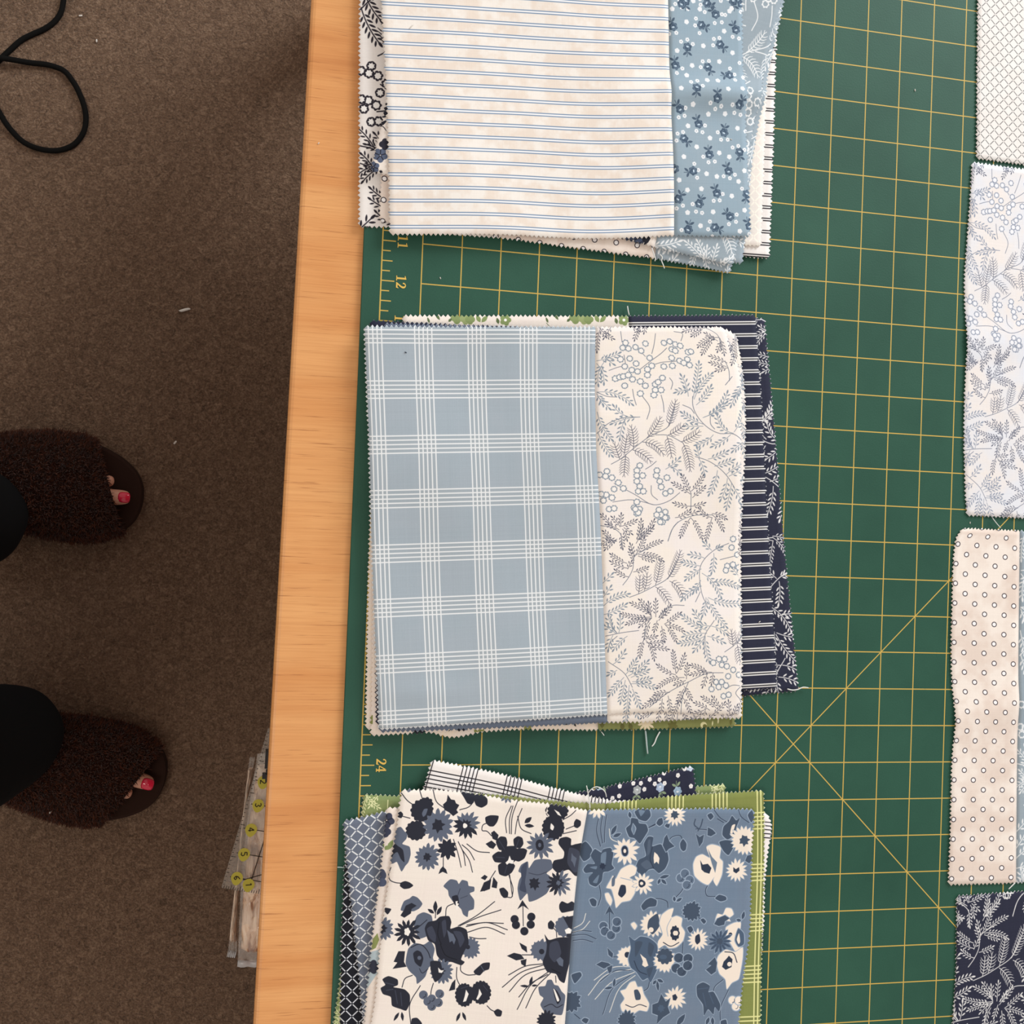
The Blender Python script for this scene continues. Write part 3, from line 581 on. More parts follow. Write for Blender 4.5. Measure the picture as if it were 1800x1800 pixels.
RINGS_A = '390 415,370 450,410 455,460 445,500 470,530 420,355 530,420 525,385 580,465 560,560 520,435 605,475 615,545 600,575 575,545 640,660 415,700 405,740 425,775 435,715 460,740 470,715 520,770 540,800 555,830 480,850 475,825 530,840 570,660 580,720 575,320 665,350 655,375 650,410 640,440 670,495 685,530 715,385 715,600 705,620 690,650 660,600 745,590 780,640 745,495 770,210 1340,260 1315,250 1350,295 1360,340 1395,375 1435,310 1440,255 1480,220 1475,295 1500,235 1520,490 1275,470 1310,470 1345,510 1345,470 1385,490 1420,480 1455,515 1455,610 1310,605 1345,630 1385,680 1360,640 1425,670 1470,705 1455,470 1530,450 1570,490 1580,470 1610,625 1585,670 1600,625 1630,650 1670,680 1640,275 1580,310 1575'
SPRIG_B = '''
300 40 352 105 .1 d r|360 20 356 100 0 d r|460 60 360 100 .1 d r|220 20 300 110 .1 d r|260 90 345 125 .1 d r|225 230 290 190 .1 d r|250 260 330 190 .1 d r|370 250 358 150 0 d r|400 190 370 120 -.1 d r|500 60 470 190 .1 d r|590 60 480 190 .15 d r|430 150 380 110 0 d r|310 200 230 180 0 d r|240 140 290 195 .1 d r
425 230 455 310 0 d r|520 190 460 300 .1 d r|640 205 500 280 -.1 d r|650 340 480 300 -.2 d r|580 340 480 310 0 d r|320 410 410 455 -.15 d r|290 350 405 395 -.1 d r|290 300 400 360 -.1 d r|540 390 445 420 .1 d r|430 350 405 400 0 d r|510 110 465 220 .1 d r|580 110 480 195 .1 d r|420 270 450 340 0 d
490 460 480 570 .05 f r|635 350 600 510 .05 f r|775 285 685 470 .1 f r|790 590 700 485 -.25 f r|690 630 600 525 -.15 f r|540 440 520 550 .1 f
430 640 570 730 .1 d r|490 620 568 728 .1 d r|550 640 568 728 0 d r|600 620 600 735 0 d r|365 715 570 735 -.12 d r|400 785 570 745 .1 d r|490 800 570 745 .1 d r|770 710 660 785 .05 d r|790 830 665 790 -.1 d r|740 900 670 795 -.1 d r|660 900 640 800 0 d r|590 830 610 760 0 d r|660 690 620 760 .1 d r|700 660 640 740 .1 d r|520 880 560 775 .1 d r|490 1010 520 890 .15 d r|590 1030 530 900 -.2 d r|650 910 535 915 .1 d r|680 960 560 950 -.05 d r|600 870 525 890 0 d r
950 220 1000 270 0 l r|850 300 950 325 .1 l r|800 355 920 380 0 l r|820 470 925 400 .1 l r|1000 420 1015 290 -.1 l r|1060 590 930 430 -.2 l r|1190 530 985 500 -.2 l r|790 610 925 520 .15 l r|930 720 955 600 -.1 l r|1090 800 965 610 .1 l r|1190 640 970 600 .15 l r|870 560 920 480 0 l r|1060 250 1020 265 0 l r
770 920 940 870 -.1 l r|790 730 960 830 -.1 l r|800 870 955 850 .1 l r|970 1040 945 870 .1 l r|1090 850 990 800 -.15 l r|1070 910 960 870 -.1 l r|870 970 940 880 0 l r|910 790 980 800 0 l r|870 700 930 790 0 l r
270 735 330 850 -.2 l r|310 960 400 870 .1 l r|270 960 300 865 .1 l r|350 740 340 850 .1 l r|400 575 235 660 -.2 l r|385 650 235 720 .1 l r|290 440 230 500 0 l r|280 530 232 600 0 l r|250 800 320 850 0 l r
380 980 300 1070 .15 l r|460 1040 390 1140 .1 l r|540 1050 410 1150 .1 l r|540 1110 430 1160 0 l r|285 1280 380 1160 .05 l r|280 1140 330 1110 0 l r|360 1330 390 1180 0 l r|400 1405 418 1215 0 l r|595 1230 430 1205 -.1 l r|490 1360 440 1240 0 l r|560 1170 440 1190 .1 l r
720 980 742 1130 0 d r|800 1000 745 1130 .1 d r|615 1075 740 1140 -.15 d r|620 1230 800 1160 .2 d r|820 1070 815 1170 0 d r|850 1075 960 1130 .15 d r|930 1220 960 1130 0 d r|850 1140 990 1122 .1 d r|850 1310 800 1220 0 d r|600 1280 700 1265 .1 d r|520 1370 640 1320 .2 d r|640 1430 650 1310 0 d r|710 1400 690 1290 0 d r|730 1420 790 1300 .1 d r|845 1400 790 1300 -.1 d r|570 1320 660 1290 .1 d r|760 1330 800 1240 .1 d r|740 1210 810 1180 0 d r|990 1200 1000 1125 0 d
880 1340 980 1390 .1 d r|930 1300 1030 1380 .1 d r|1080 1340 1000 1420 .1 d r|1110 1330 1120 1420 0 d r|1000 1300 1050 1370 0 d r|1170 1360 1140 1440 0 d|860 1420 940 1390 0 d r|940 1440 950 1390 0 d r|1210 1320 1180 1400 0 d
1130 840 1140 940 0 f r|1190 1050 1170 930 0 f r|1205 860 1165 925 .1 f r|1150 400 1190 450 0 l r'''
STEM_B = '215 95,300 112,352 150,362 260|690 205,720 120,760 70|370 512,410 460,440 400,455 310,500 280,560 250|415 598,490 570,590 520,680 470,750 340|800 655,720 655,660 690,620 740|520 890,530 800,570 740|1120 220,1030 260,920 380,915 500,935 600,960 650|940 1000,940 870,1010 760|250 870,340 850,480 830|270 1050,390 1140,440 1230|1070 1125,960 1130,830 1190,700 1260,560 1370|830 1190,790 1300,780 1420|1080 980,1150 930,1200 870|280 740,300 810,330 850|330 870,280 920,270 970|915 560,880 630|1210 1220,1130 1215,1090 1240|1200 1215,1160 1270,1190 1310|1060 335,1120 320,1200 300|410 1400,420 1330'
RINGS_B = '1000 1055,1040 1030,1080 1030,1060 1070,1095 1080,1140 1105,1105 1150,1180 1140,1020 1190,1060 1190,990 1240,1040 1225,1090 1215,1075 1290,1110 1280,1140 250,1150 190,1180 300,1110 380,1150 370,1100 410,1190 390,640 20,670 40,635 70,610 20,480 5,460 -20'
def _pts(txt, z): return np.array([[float(v) for v in t.split()[:2]] for t in txt.split(',')]) / 4.0 + z
P2 = TOP2.pb; FR = []; ST = []; RG = []
for txt, z in ((SPRIG_A, ZA), (SPRIG_B, ZB)):
    for row in txt.replace('\n', '|').split('|'):
        w = row.split()
        if len(w) < 6: continue
        a = np.array([float(w[0]), float(w[1])]) / 4 + z; b = np.array([float(w[2]), float(w[3])]) / 4 + z
        FR.append((b, a, float(w[4]), w[5]))          # written tip first: grow from the base to the tip
if True:
    q = P2.ph([f[0] for f in FR] + [f[1] for f in FR]); n = len(FR); FR = [(q[i], q[n + i], FR[i][2], FR[i][3]) for i in range(n)]
for txt, z in ((STEM_A, ZA), (STEM_B, ZB)): ST += [P2.ph(_pts(t, z)) for t in txt.split('|')]
for txt, z in ((RINGS_A, ZA), (RINGS_B, ZB)): RG.append(P2.ph(_pts(txt, z)))
RG = np.vstack(RG)
def sprig_print(name, base, dark, light, mottle=None, hole=None, bold=1.0, seed=3):
    C = Cloth(max(2.2, P2.W), P2.H + 0.1, base, mottle, 3.0, seed)
    for s in ST:
        s2 = spline(s, np.linspace(0, 1, 4 * len(s))); C.stroke(s2, 0.0155 * bold, tuple((np.array(dark) + np.array(light)) / 2))
    for c in RG: ring(C, c, 0.072, light, 0.023 * bold**0.6, 7, hole)
    for a, b, bend, kd in FR:
        if kd == 'f': frond(C, a, b, bend, 'fern', dark, 0.150, 0.0135 * bold, 0.074)
        elif kd == 'd': frond(C, a, b, bend, 'leaf', dark, 0.090 * bold**0.3, 0.0135 * bold, 0.080)
        else: frond(C, a, b, bend, 'leaf', light, 0.120 * bold**0.3, 0.014 * bold, 0.098)
    finish(C, name)
sprig_print('cream_sprig', CREAM, (88, 90, 106), (134, 146, 160), ((240, 232, 230), 0.8, 0.8), (244, 238, 233))
sprig_print('pale_sprig', (238, 230, 226), (102, 106, 124), (148, 156, 174), ((228, 230, 238), 0.9, 0.9), (238, 238, 243))
sprig_print('black_sprig', (244, 238, 234), (34, 30, 40), (38, 34, 44), ((238, 231, 227), 0.7, 0.8), WHITE, 1.45)
sprig_print('greyblue_sprig', (158, 171, 181), (236, 238, 240), (236, 238, 240), ((150, 165, 176), 0.6, 0.8), None, 1.45)
sprig_print('navy_sprig', NAVY, (226, 224, 222), (226, 224, 222), None, None, 1.3)
sprig_print('green_sprig', (142, 152, 98), (232, 232, 180), (232, 232, 180), ((128, 150, 100), 0.6, 0.7), None, 1.5)

def plain(name, base, mottle=None, win=2.0, hin=2.0, seed=9): finish(Cloth(win, hin, base, mottle, 3.0, seed), name)
plain('slate_plain', (104, 114, 132)); plain('navy_plain', (38, 40, 60))
# double stripes across the cloth
def stripes(name, base, line, gapcol, win, hin, period, sep, lw, y0, mottle=None, seed=5):
    C = Cloth(win, hin, base, mottle, 3.0, seed); y = (C.yy - y0 + period / 2) % period - period / 2
    if gapcol is not None: C.blend(np.clip((sep / 2 - np.abs(y)) * PPI + 0.5, 0, 1)[:, None] * np.ones((1, C.w)), gapcol)
    for s in (-1, 1): C.blend(np.clip((lw / 2 - np.abs(y + s * sep / 2)) * PPI + 0.5, 0, 1)[:, None] * np.ones((1, C.w)), line)
    finish(C, name)
Hh = TOP1.pa.H; yl = TOP1.pa.ph([(690, 400.3)])[0, 1]
stripes('blue_ticking', (243, 236, 229), (110, 136, 168), (243, 242, 244), TOP1.pa.W + 0.1, Hh + 0.1, 0.3225, 0.066, 0.0235, yl % 0.3225, ((234, 219, 206), 0.9, 0.34), 21)
stripes('navy_stripe', NAVY, (232, 230, 228), (18, 18, 26), 2.0, 0.3205 * 30, 0.3205, 0.062, 0.034, 0.235)
stripes('black_stripe', (242, 237, 234), (30, 26, 34), (246, 243, 240), 2.0, 0.3225 * 32, 0.3225, 0.062, 0.030, 0.12, ((234, 227, 223), 0.8, 0.5))
# windowpane plaids: bands of five lines
def plaid(name, base, line, panel, xs, ys, step, lw, tint=None, mottle=None, seed=4, cross=None):
    C = Cloth(panel.W + 0.1, panel.H + 0.1, base, mottle, 3.5, seed); X = np.zeros(C.w); Y = np.zeros(C.h); BX = np.zeros(C.w); BY = np.zeros(C.h)
    for x in xs:
        for i in range(5): X = np.maximum(X, np.clip((lw / 2 - np.abs(C.xx - x - i * step)) * PPI + 0.5, 0, 1))
        BX = np.maximum(BX, ((C.xx > x) & (C.xx < x + 4 * step)) * 1.0)
    for y in ys:
        for i in range(5): Y = np.maximum(Y, np.clip((lw / 2 - np.abs(C.yy - y - i * step)) * PPI + 0.5, 0, 1))
        BY = np.maximum(BY, ((C.yy > y) & (C.yy < y + 4 * step)) * 1.0)
    if tint is not None: C.blend(np.clip((BX[None] + BY[:, None]) * 0.5, 0, 1), tint)
    C.blend(np.maximum(X[None], Y[:, None]), line); finish(C, name)
pa = TOP2.pa
xs = [pa.ph([(x, 640)])[0, 0] for x in (641.5, 730, 823, 913.5, 1005)]
ys = [pa.ph([(800, y)])[0, 1] for y in (573.5, 669.5, 765.5, 859.5, 954, 1048, 1145, 1241.5)]
plaid('blue_plaid', DUSTY, (232, 234, 236), pa, xs, ys, 0.107, 0.031, (164, 173, 180), ((166, 176, 186), 0.6, 0.7))
pe = S3E.pb; xe = [pe.ph([(x, 1410)])[0, 0] for x in (1090, 1173, 1250, 1329)]; ye = [pe.ph([(1335, y)])[0, 1] for y in (1427, 1518, 1606, 1696, 1784)]
plaid('green_plaid', (134, 142, 78), (232, 230, 160), pe, xe, ye, 0.103, 0.034, (124, 128, 76), ((128, 138, 78), 0.6, 0.6))
pk = BLOCKS[[b.A for b in BLOCKS].index('black_plaid')].pa
plaid('black_plaid', (246, 239, 235), (26, 24, 30), pk, [0.10 - 0.107 * 4 + 0.0, 0.92, 2.16, 3.4, 4.64], [0.29, 1.60, 2.98, 4.3, 5.7, 7.0, 8.3], 0.103, 0.026, (241, 238, 240), ((240, 233, 230), 0.6, 0.7))
# lattice of short diagonal dashes
def lattice(name, base, line, p, lw, dash, mottle=None, ang=0.0, seed=6, win=None):
    n = 12 if win is None else win; C = Cloth(p * n, p * n, base, mottle, 3.0, seed); X, Y = np.meshgrid(C.xx, C.yy); al = np.zeros_like(X)
    for sg in (1, -1):
        t = (X + sg * Y) / p; s = (X - sg * Y) / p                      # lines X - sg*Y = k*p, dash along t
        d = np.abs(s - np.round(s)) * p / 1.41421; tt = np.abs((t - np.floor(t)) - 0.5)
        al = np.maximum(al, np.clip((lw / 2 - d) * PPI + 0.5, 0, 1) * np.clip((dash / 2 - tt) * p / 1.414 * PPI + 0.5, 0, 1))
    C.blend(al, line); finish(C, name)
lattice('grey_lattice', (241, 238, 235), (118, 118, 118), 0.296, 0.021, 0.80, ((242, 233, 228), 0.7, 0.6))
lattice('slate_lattice', (104, 112, 128), (230, 232, 234), 0.318, 0.030, 0.80, ((112, 118, 138), 0.5, 0.6))
lattice('navy_lattice', (24, 25, 34), (222, 224, 230), 0.318, 0.028, 0.80)
lattice('cream_lattice', (243, 232, 224), (250, 244, 233), 0.31, 0.040, 0.80, ((232, 226, 220), 0.6, 0.6))
# ring dots
pc = RC.pa; q0 = pc.ph([(1704, 941.5)])[0]
C = Cloth(0.575 * 8, 0.543 * 19, (244, 232, 222), ((230, 212, 200), 1.0, 0.7), 3.0, 31)
for j in range(-1, 40):
    for i in range(-1, 9):
        c = (q0[0] % 0.575 + i * 0.575 + (j % 2) * 0.2875, q0[1] + (j - 0) * 0.2715 - 0.543)
        ring(C, (c[0] + RNG.randn() * 0.004, c[1]), 0.064, (48, 40, 48), 0.021, 0, (250, 246, 246))
finish(C, 'ring_dot')
# small roses with scattered five-petal flowers
def floret(C, c, r, col, eye=None, rot=0.0):
    th = np.linspace(0, 2 * math.pi, 41)[:-1]; rr = r * (0.80 + 0.22 * np.abs(np.cos(2.5 * (th + rot)))**0.6)
    C.poly(np.stack([c[0] + rr * np.cos(th), c[1] + rr * np.sin(th)], 1), col)
    if eye is not None: th = np.linspace(0, 6.283, 9)[:-1]; C.poly(np.stack([c[0] + r * 0.27 * np.cos(th), c[1] + r * 0.27 * np.sin(th)], 1), eye)
def rose(C, c, r, dark, mid, light, leafcol, ang):
    r = r * 1.08
    u = np.array([math.cos(ang), math.sin(ang)]); n = np.array([-u[1], u[0]]); c = np.asarray(c)
    C.stroke([c, c + u * r * 1.5, c + u * r * 2.1 + n * r * 0.15], 0.016, leafcol)
    for sg in (-1, 1): C.leaf(c + u * r * 1.05 + n * sg * r * 0.1, c + u * r * 1.75 + n * sg * r * 1.0, r * 0.50, leafcol)
    th = np.linspace(0, 6.283, 33)[:-1]; rr = r * (0.94 + 0.10 * np.cos(6 * th + ang))
    C.poly(np.stack([c[0] + rr * np.cos(th), c[1] + rr * np.sin(th)], 1), dark)
    for k, (r2, a0) in enumerate(((0.72, 0.4), (0.45, 2.4))):
        t2 = np.linspace(a0 + ang, a0 + ang + 3.4, 10); C.stroke(np.stack([c[0] + r * r2 * np.cos(t2), c[1] + r * r2 * np.sin(t2)], 1), 0.016, mid)
    C.leaf(c - n * r * 0.38 - u * r * 0.05, c + n * r * 0.30 - u * r * 0.2, r * 0.34, light)
ROSES = '730 20 90,650 180 250,920 100 230,830 170 20,1050 195 240,740 310 90,950 290 40,665 425 260,870 435 60,1005 485 170,785 580 95,915 645 265,1060 680 300,690 705 230,810 795 250,970 850 280,715 890 45,875 990 260,1065 975 85,770 1095 165,995 1095 250,920 1235 250,680 1270 300,810 1300 290,1110 1240 100,1005 1380 225,745 1460 280,910 1450 20,1130 1440 250,1030 20 80,655 1080 200'
FLOR = '645 68,705 60,745 68,820 68,1008 80,735 150,795 128,790 172,818 220,975 205,960 100,915 155,960 150,1030 240,1070 250,625 225,670 220,700 275,740 262,775 290,842 300,905 295,910 255,945 248,1030 340,675 332,838 398,878 395,825 435,945 397,770 425,708 445,672 475,733 490,1075 403,1013 440,1040 480,1038 520,1095 500,925 528,858 525,795 530,755 538,823 568,690 580,980 590,1073 585,768 678,723 698,683 755,720 745,870 735,875 672,910 705,945 690,975 733,1015 682,1033 727,1073 738,742 808,850 805,795 840,833 848,880 885,930 848,950 895,992 895,1055 822,1105 842,710 848,675 858,668 902,795 942,713 1005,835 1005,868 1040,908 1035,937 980,1000 1005,1022 945,1058 935,1097 960,778 1050,803 1090,795 1138,855 1113,920 1130,963 1128,1003 1140,1035 1118,1095 1092,1058 1160,683 1152,735 1215,822 1208,957 1240,1015 1252,900 1283,938 1280,768 1303,708 1312,670 1328,738 1355,790 1350,828 1358,897 1352,1097 1340,1047 1368,1043 1413,998 1428,1080 1205,820 1438,878 1412,868 1460,703 1463,1068 1472,895 1505,1028 1515,1128 1490,820 5,860 8,690 12'
SOLID = {(645, 68), (820, 68), (1008, 80), (735, 150), (975, 205), (842, 300), (1030, 340), (675, 332), (945, 397), (770, 425), (733, 490), (1095, 500), (925, 528), (858, 525), (690, 580), (980, 590), (1073, 585), (768, 678), (870, 735), (975, 733), (742, 808), (880, 885), (1055, 822), (795, 942), (713, 1005), (937, 980), (1000, 1005), (855, 1113), (920, 1130), (1058, 1160), (1095, 1092), (683, 1152), (735, 1215), (822, 1208), (1015, 1252), (738, 1355), (897, 1352), (1097, 1340), (820, 1438), (1068, 1472)}
pr = TOP1.pb; C = Cloth(pr.W + 0.1, pr.H + 0.1, (150, 171, 186), ((156, 172, 184), 0.6, 0.8), 3.0, 12)
z = lambda t: np.array([[float(v) for v in s.split()] for s in t.split(',')])
rs, fs = z(ROSES), z(FLOR)
for dy in (0.0, -1):                                    # the part above the frame repeats the same motif field
    rp = pr.ph(rs[:, :2] / 3.6 + [1000, 0]); fp = pr.ph(fs / 3.6 + [1000, 0]); shift = 0 if dy == 0 else -5.9
    for p, q in zip(fs, fp): floret(C, q + [0, shift], 0.056 if tuple(p) not in SOLID else 0.066, (236, 238, 242), None if tuple(p) in SOLID else (150, 160, 172), p[0])
    for p, q in zip(rs, rp): rose(C, q + [0, shift], 0.112, (72, 91, 112), (112, 132, 152), (200, 218, 232), (76, 94, 114), math.radians(p[2]))
finish(C, 'blue_rose')
pr = S3C.pb; C = Cloth(pr.W + 0.1, 3.0, NAVY, None, 3.0, 13)
nr = pr.ph(np.array([(110, 450), (710, 525), (1075, 480), (1350, 540), (1545, 150)]) / 9 + [1040, 1330])
for p, c, an in zip(nr, ((176, 196, 212), (176, 182, 184), (180, 196, 220), (160, 184, 206), (196, 208, 222)), (20, 100, 80, 265, 200)): rose(C, p, 0.115, c, tuple(np.array(c) - 34), (226, 230, 234), (140, 158, 128), math.radians(an))
for p in pr.ph(np.array([(435, 460), (650, 415), (770, 415), (825, 510), (910, 355), (990, 425), (1065, 360), (1145, 415), (1135, 255), (1355, 290), (1460, 185), (1560, 460), (425, 615), (320, 650), (15, 490)]) / 9 + [1040, 1330]): floret(C, p, 0.062, (238, 234, 232), (206, 196, 190), p[0] * 9)
finish(C, 'navy_rose')

# large floral: every flower is drawn where the photo shows it on the two halves of the lower stack's top block
class Floral:
    def __init__(s, panel, origin, C, dark, mid, bgc, line, deep, edge=None, sc=3.6):
        s.p, s.o, s.C, s.D, s.M, s.W, s.Ln, s.X, s.E, s.sc = panel, origin, C, dark, mid, bgc, line, deep, edge, sc
    def q(s, pts): return s.p.ph(np.asarray(pts, float) / s.sc + s.o)
    def shape(s, pts, col, ol=True):
        P = s.q(pts)
        if s.E is not None and ol: s.C.poly(P, s.E, 0.022)
        s.C.poly(P, col)
    def line(s, pts, w=0.021, col=None):
        P = s.q(pts); P = spline(P, np.linspace(0, 1, 8 * len(P)))
        if s.E is not None and col is None: s.C.stroke(P + 0.012, w * 1.0, s.E)
        s.C.stroke(P, w, s.Ln if col is None else col)
    def blob(s, c, r, col, n=5, amp=0.12, rot=0.0, sx=1.0, ol=True, pw=1.0):
        th = np.linspace(0, 2 * math.pi, 49)[:-1]; rr = r * (1 - amp + 2 * amp * np.abs(np.cos(n * (th - rot) / 2))**pw)
        s.shape(np.stack([c[0] + rr * np.cos(th) * sx, c[1] + rr * np.sin(th)], 1), col, ol)
    def daisy(s, c, r, col, n=14, core=None, rot=0.0, inner=0.62, r2=0.36, eye=None, half=None):
        P = []
        for i in range(n):
            a = rot + 2 * math.pi * i / n; st = math.pi / n; j = 0.9 + 0.2 * ((i * 7919) % 10) / 10
            P += [(c[0] + r * inner * math.cos(a - st), c[1] + r * inner * math.sin(a - st)), (c[0] + r * (0.84 if inner < 0.7 else 0.90) * j * math.cos(a - st * 0.55), c[1] + r * (0.84 if inner < 0.7 else 0.90) * j * math.sin(a - st * 0.55)), (c[0] + r * 1.03 * j * math.cos(a + st * 0.1), c[1] + r * 1.03 * j * math.sin(a + st * 0.1)), (c[0] + r * (0.80 if inner < 0.7 else 0.88) * j * math.cos(a + st * 0.6), c[1] + r * (0.80 if inner < 0.7 else 0.88) * j * math.sin(a + st * 0.6))]
        s.shape(P, col)
        if half is not None:
            P2 = [p for p in P if (p[0] - c[0]) * math.cos(half[1]) + (p[1] - c[1]) * math.sin(half[1]) > -r * 0.1]
            if len(P2) > 2: s.shape([c] + P2, half[0], False)
        if core is not None: s.star(c, r * r2, core)
        if eye is not None: s.blob(c, r * 0.17, eye, 3, 0.15, 1.0, 0.75, False)
    def star(s, c, r, col, n=7):
        P = []
        for i in range(n * 2):
            a = math.pi * i / n + 0.3; k = r * (1.0 if i % 2 else 0.66) * (0.85 + 0.3 * ((i * 37) % 7) / 7); P.append((c[0] + k * math.cos(a), c[1] + k * math.sin(a)))
        s.shape(P, col, False)
    def petals(s, c, r, col, n=5, rot=0.0, shade=None, core=None, eye=None, cr=0.32):
        for i in range(n):
            a = rot + 2 * math.pi * i / n; p = (c[0] + r * 0.56 * math.cos(a), c[1] + r * 0.56 * math.sin(a))
            s.blob(p, r * 0.50, col, 3, 0.06, a, 1.0)
        for i in range(n):
            a = rot + 2 * math.pi * i / n
            if shade is not None:
                a2 = a + math.pi / n; s.line([(c[0] + r * 0.15 * math.cos(a2), c[1] + r * 0.15 * math.sin(a2)), (c[0] + r * 0.78 * math.cos(a2 + 0.08), c[1] + r * 0.78 * math.sin(a2 + 0.08))], 0.026, shade)
        if core is not None: s.star(c, r * cr, core)
        if eye is not None: s.shape([(c[0] - r * .16, c[1] - r * .10), (c[0] + r * .02, c[1] - r * .26), (c[0] + r * .12, c[1] - r * .06), (c[0] + r * .2, c[1] + r * .16), (c[0] - r * .05, c[1] + r * .08), (c[0] - r * .16, c[1] + r * .22)], eye, False)
    def rosebig(s, c, r, col, shade, hi, eye=None):
        for a, k, q in ((2.6, .55, .55), (0.5, .5, .6), (4.6, .5, .52), (1.6, .5, .55), (3.6, .45, .5), (5.5, .55, .5)):
            s.blob((c[0] + r * k * math.cos(a), c[1] + r * k * math.sin(a)), r * q, col, 3, 0.08, a)
        for a, k, q in ((2.4, .42, .34), (0.2, .45, .30), (4.4, .5, .28)): s.blob((c[0] + r * k * math.cos(a), c[1] + r * k * math.sin(a)), r * q, shade, 2, 0.2, a, 0.7, False)
        for t0 in (0.2, 1.7, 3.3, 4.7):
            th = np.linspace(t0, t0 + 1.2, 6); s.line(np.stack([c[0] + r * .68 * np.cos(th), c[1] + r * .68 * np.sin(th)], 1), 0.016, s.X)
        s.star((c[0] + r * .12, c[1] + r * .1), r * 0.26, hi)
        if eye is not None: s.shape([(c[0] - r * .1, c[1] - r * .2), (c[0] + r * .1, c[1]), (c[0] + r * .02, c[1] + r * .25), (c[0] - r * .06, c[1] + r * .05)], eye, False)
    def leaf(s, a, b, w=26, col=None):
        a, b = np.array(a, float), np.array(b, float); d = b - a; n = np.array([-d[1], d[0]]) / (np.hypot(*d) + 1e-9) * w / 2
        s.shape([a, a + d * .25 + n * .75, a + d * .5 + n, a + d * .78 + n * .62, b, a + d * .78 - n * .62, a + d * .5 - n, a + d * .25 - n * .75], s.D if col is None else col)
    def bud(s, c, ang, path=None, r=30, col=None):
        u = np.array([math.cos(ang), math.sin(ang)]); n = np.array([-u[1], u[0]]); c = np.array(c, float); col = s.D if col is None else col
        if path: s.line(path)
        s.shape([c - u * r * .9, c - u * r * .3 + n * r * .62, c + u * r * .5 + n * r * .62, c + u * r * 1.15 + n * r * .25, c + u * r * .75, c + u * r * 1.15 - n * r * .3, c + u * r * .4 - n * r * .62, c - u * r * .3 - n * r * .6], col)
    def berries(s, pts, r, col, stem=None):
        if stem: s.line(stem, 0.016)
        for p in pts: s.blob(p, r, col, 1, 0.02, 0); 
        for p in pts: th = np.linspace(-0.4, 1.6, 6); s.line(np.stack([p[0] + r * .55 * np.cos(th), p[1] + r * .55 * np.sin(th)], 1), 0.013, s.X)
    def trefoil(s, c, r, rot=0.0, col=None):
        for k in (-1.1, 0, 1.1): s.leaf(c, (c[0] + r * math.cos(rot + k), c[1] + r * math.sin(rot + k)), r * .48, col)

    def cv(s, pts, col, ol=True, smooth=True):
        P = np.asarray(pts, float)
        if smooth:
            n = len(P); t = np.linspace(0, 1, 6)[:-1, None]; out = []
            for i in range(n):
                a, b, c, d = P[i - 1], P[i], P[(i + 1) % n], P[(i + 2) % n]
                m1, m2 = (c - a) * 0.32, (d - b) * 0.32
                out.append((2 * t**3 - 3 * t**2 + 1) * b + (t**3 - 2 * t**2 + t) * m1 + (-2 * t**3 + 3 * t**2) * c + (t**3 - t**2) * m2)
            P = np.vstack(out)
        s.shape(P, col, ol)
ND, NS, NX, NG = (40, 42, 54), (94, 102, 120), (22, 23, 32), (62, 66, 82)
def pl(t): return [tuple(float(v) for v in p.split(',')) for p in t.split()]
p = TOP3.pa; C = Cloth(p.W + 0.1, p.H + 0.1, CREAM, CR_F, 3.5, 41)
f = Floral(p, np.array((560, 1300)), C, ND, NS, WHITE, ND, NX)
D, S, X, Wt, Gd = ND, NS, NX, (246, 240, 234), NG
for pth in ([(850, 625), (880, 720), (898, 800)], [(880, 640), (912, 710), (925, 790)], [(905, 660), (950, 700), (982, 755)], [(905, 690), (950, 760), (970, 832)], [(935, 655), (1000, 700), (1078, 710)],
            [(1215, 415), (1180, 500), (1186, 585)], [(1255, 380), (1222, 480), (1216, 592)], [(1282, 430), (1252, 510), (1240, 592)], [(1255, 480), (1280, 560), (1340, 590)], [(1225, 415), (1205, 500), (1205, 590)],
            [(880, 1170), (990, 1110), (1110, 1018)], [(890, 1170), (1020, 1112), (1150, 1070)], [(930, 1175), (1060, 1150), (1190, 1195)], [(935, 1165), (1050, 1150), (1165, 1155)], [(940, 1210), (1060, 1180), (1172, 1222)], [(950, 1240), (1000, 1250), (1055, 1250)],
            [(1410, 1405), (1300, 1420), (1195, 1475)], [(1415, 1412), (1270, 1460), (1155, 1552)], [(1440, 1430), (1290, 1480), (1198, 1580)], [(1450, 1450), (1330, 1540), (1248, 1690)], [(1460, 1460), (1360, 1560), (1302, 1680)], [(1440, 1470), (1330, 1530), (1258, 1612)],
            [(640, 1545), (575, 1660), (580, 1790)], [(525, 1555), (545, 1500), (590, 1480)], [(720, 310), (745, 390), (795, 430)], [(520, 330), (560, 380), (610, 415)], [(635, 310), (655, 370), (665, 390)], [(890, 440), (950, 420), (978, 390)], [(1205, 850), (1215, 930), (1222, 985)], [(870, 1430), (870, 1500), (900, 1560)],
            [(520, 475), (545, 482), (575, 490)], [(455, 800), (440, 850), (450, 880), (480, 895), (525, 900)], [(1092, 605), (1060, 575), (1032, 570), (1035, 540), (1075, 520)], [(1200, 850), (1225, 960), (1215, 992), (1190, 990)], [(1060, 1670), (1085, 1695), (1105, 1705)], [(1500, 1240), (1495, 1200), (1475, 1180)], [(895, 1410), (895, 1450), (930, 1475), (985, 1475)], [(785, 720), (785, 800)], [(1045, 950), (1080, 880), (1115, 825)], [(1288, 1040), (1290, 1170)], [(800, 1110), (810, 1050), (850, 1030)], [(735, 1120), (738, 1080)], [(722, 1530), (708, 1580), (705, 1620)], [(1280, 1350), (1350, 1350)], [(1490, 1480), (1492, 1520)], [(1540, 500), (1590, 470), (1620, 440)], [(1560, 560), (1610, 540)], [(1540, 590), (1625, 570)]): f.line(pth)
f.o, f.sc = np.array((640, 1380)), 2.6
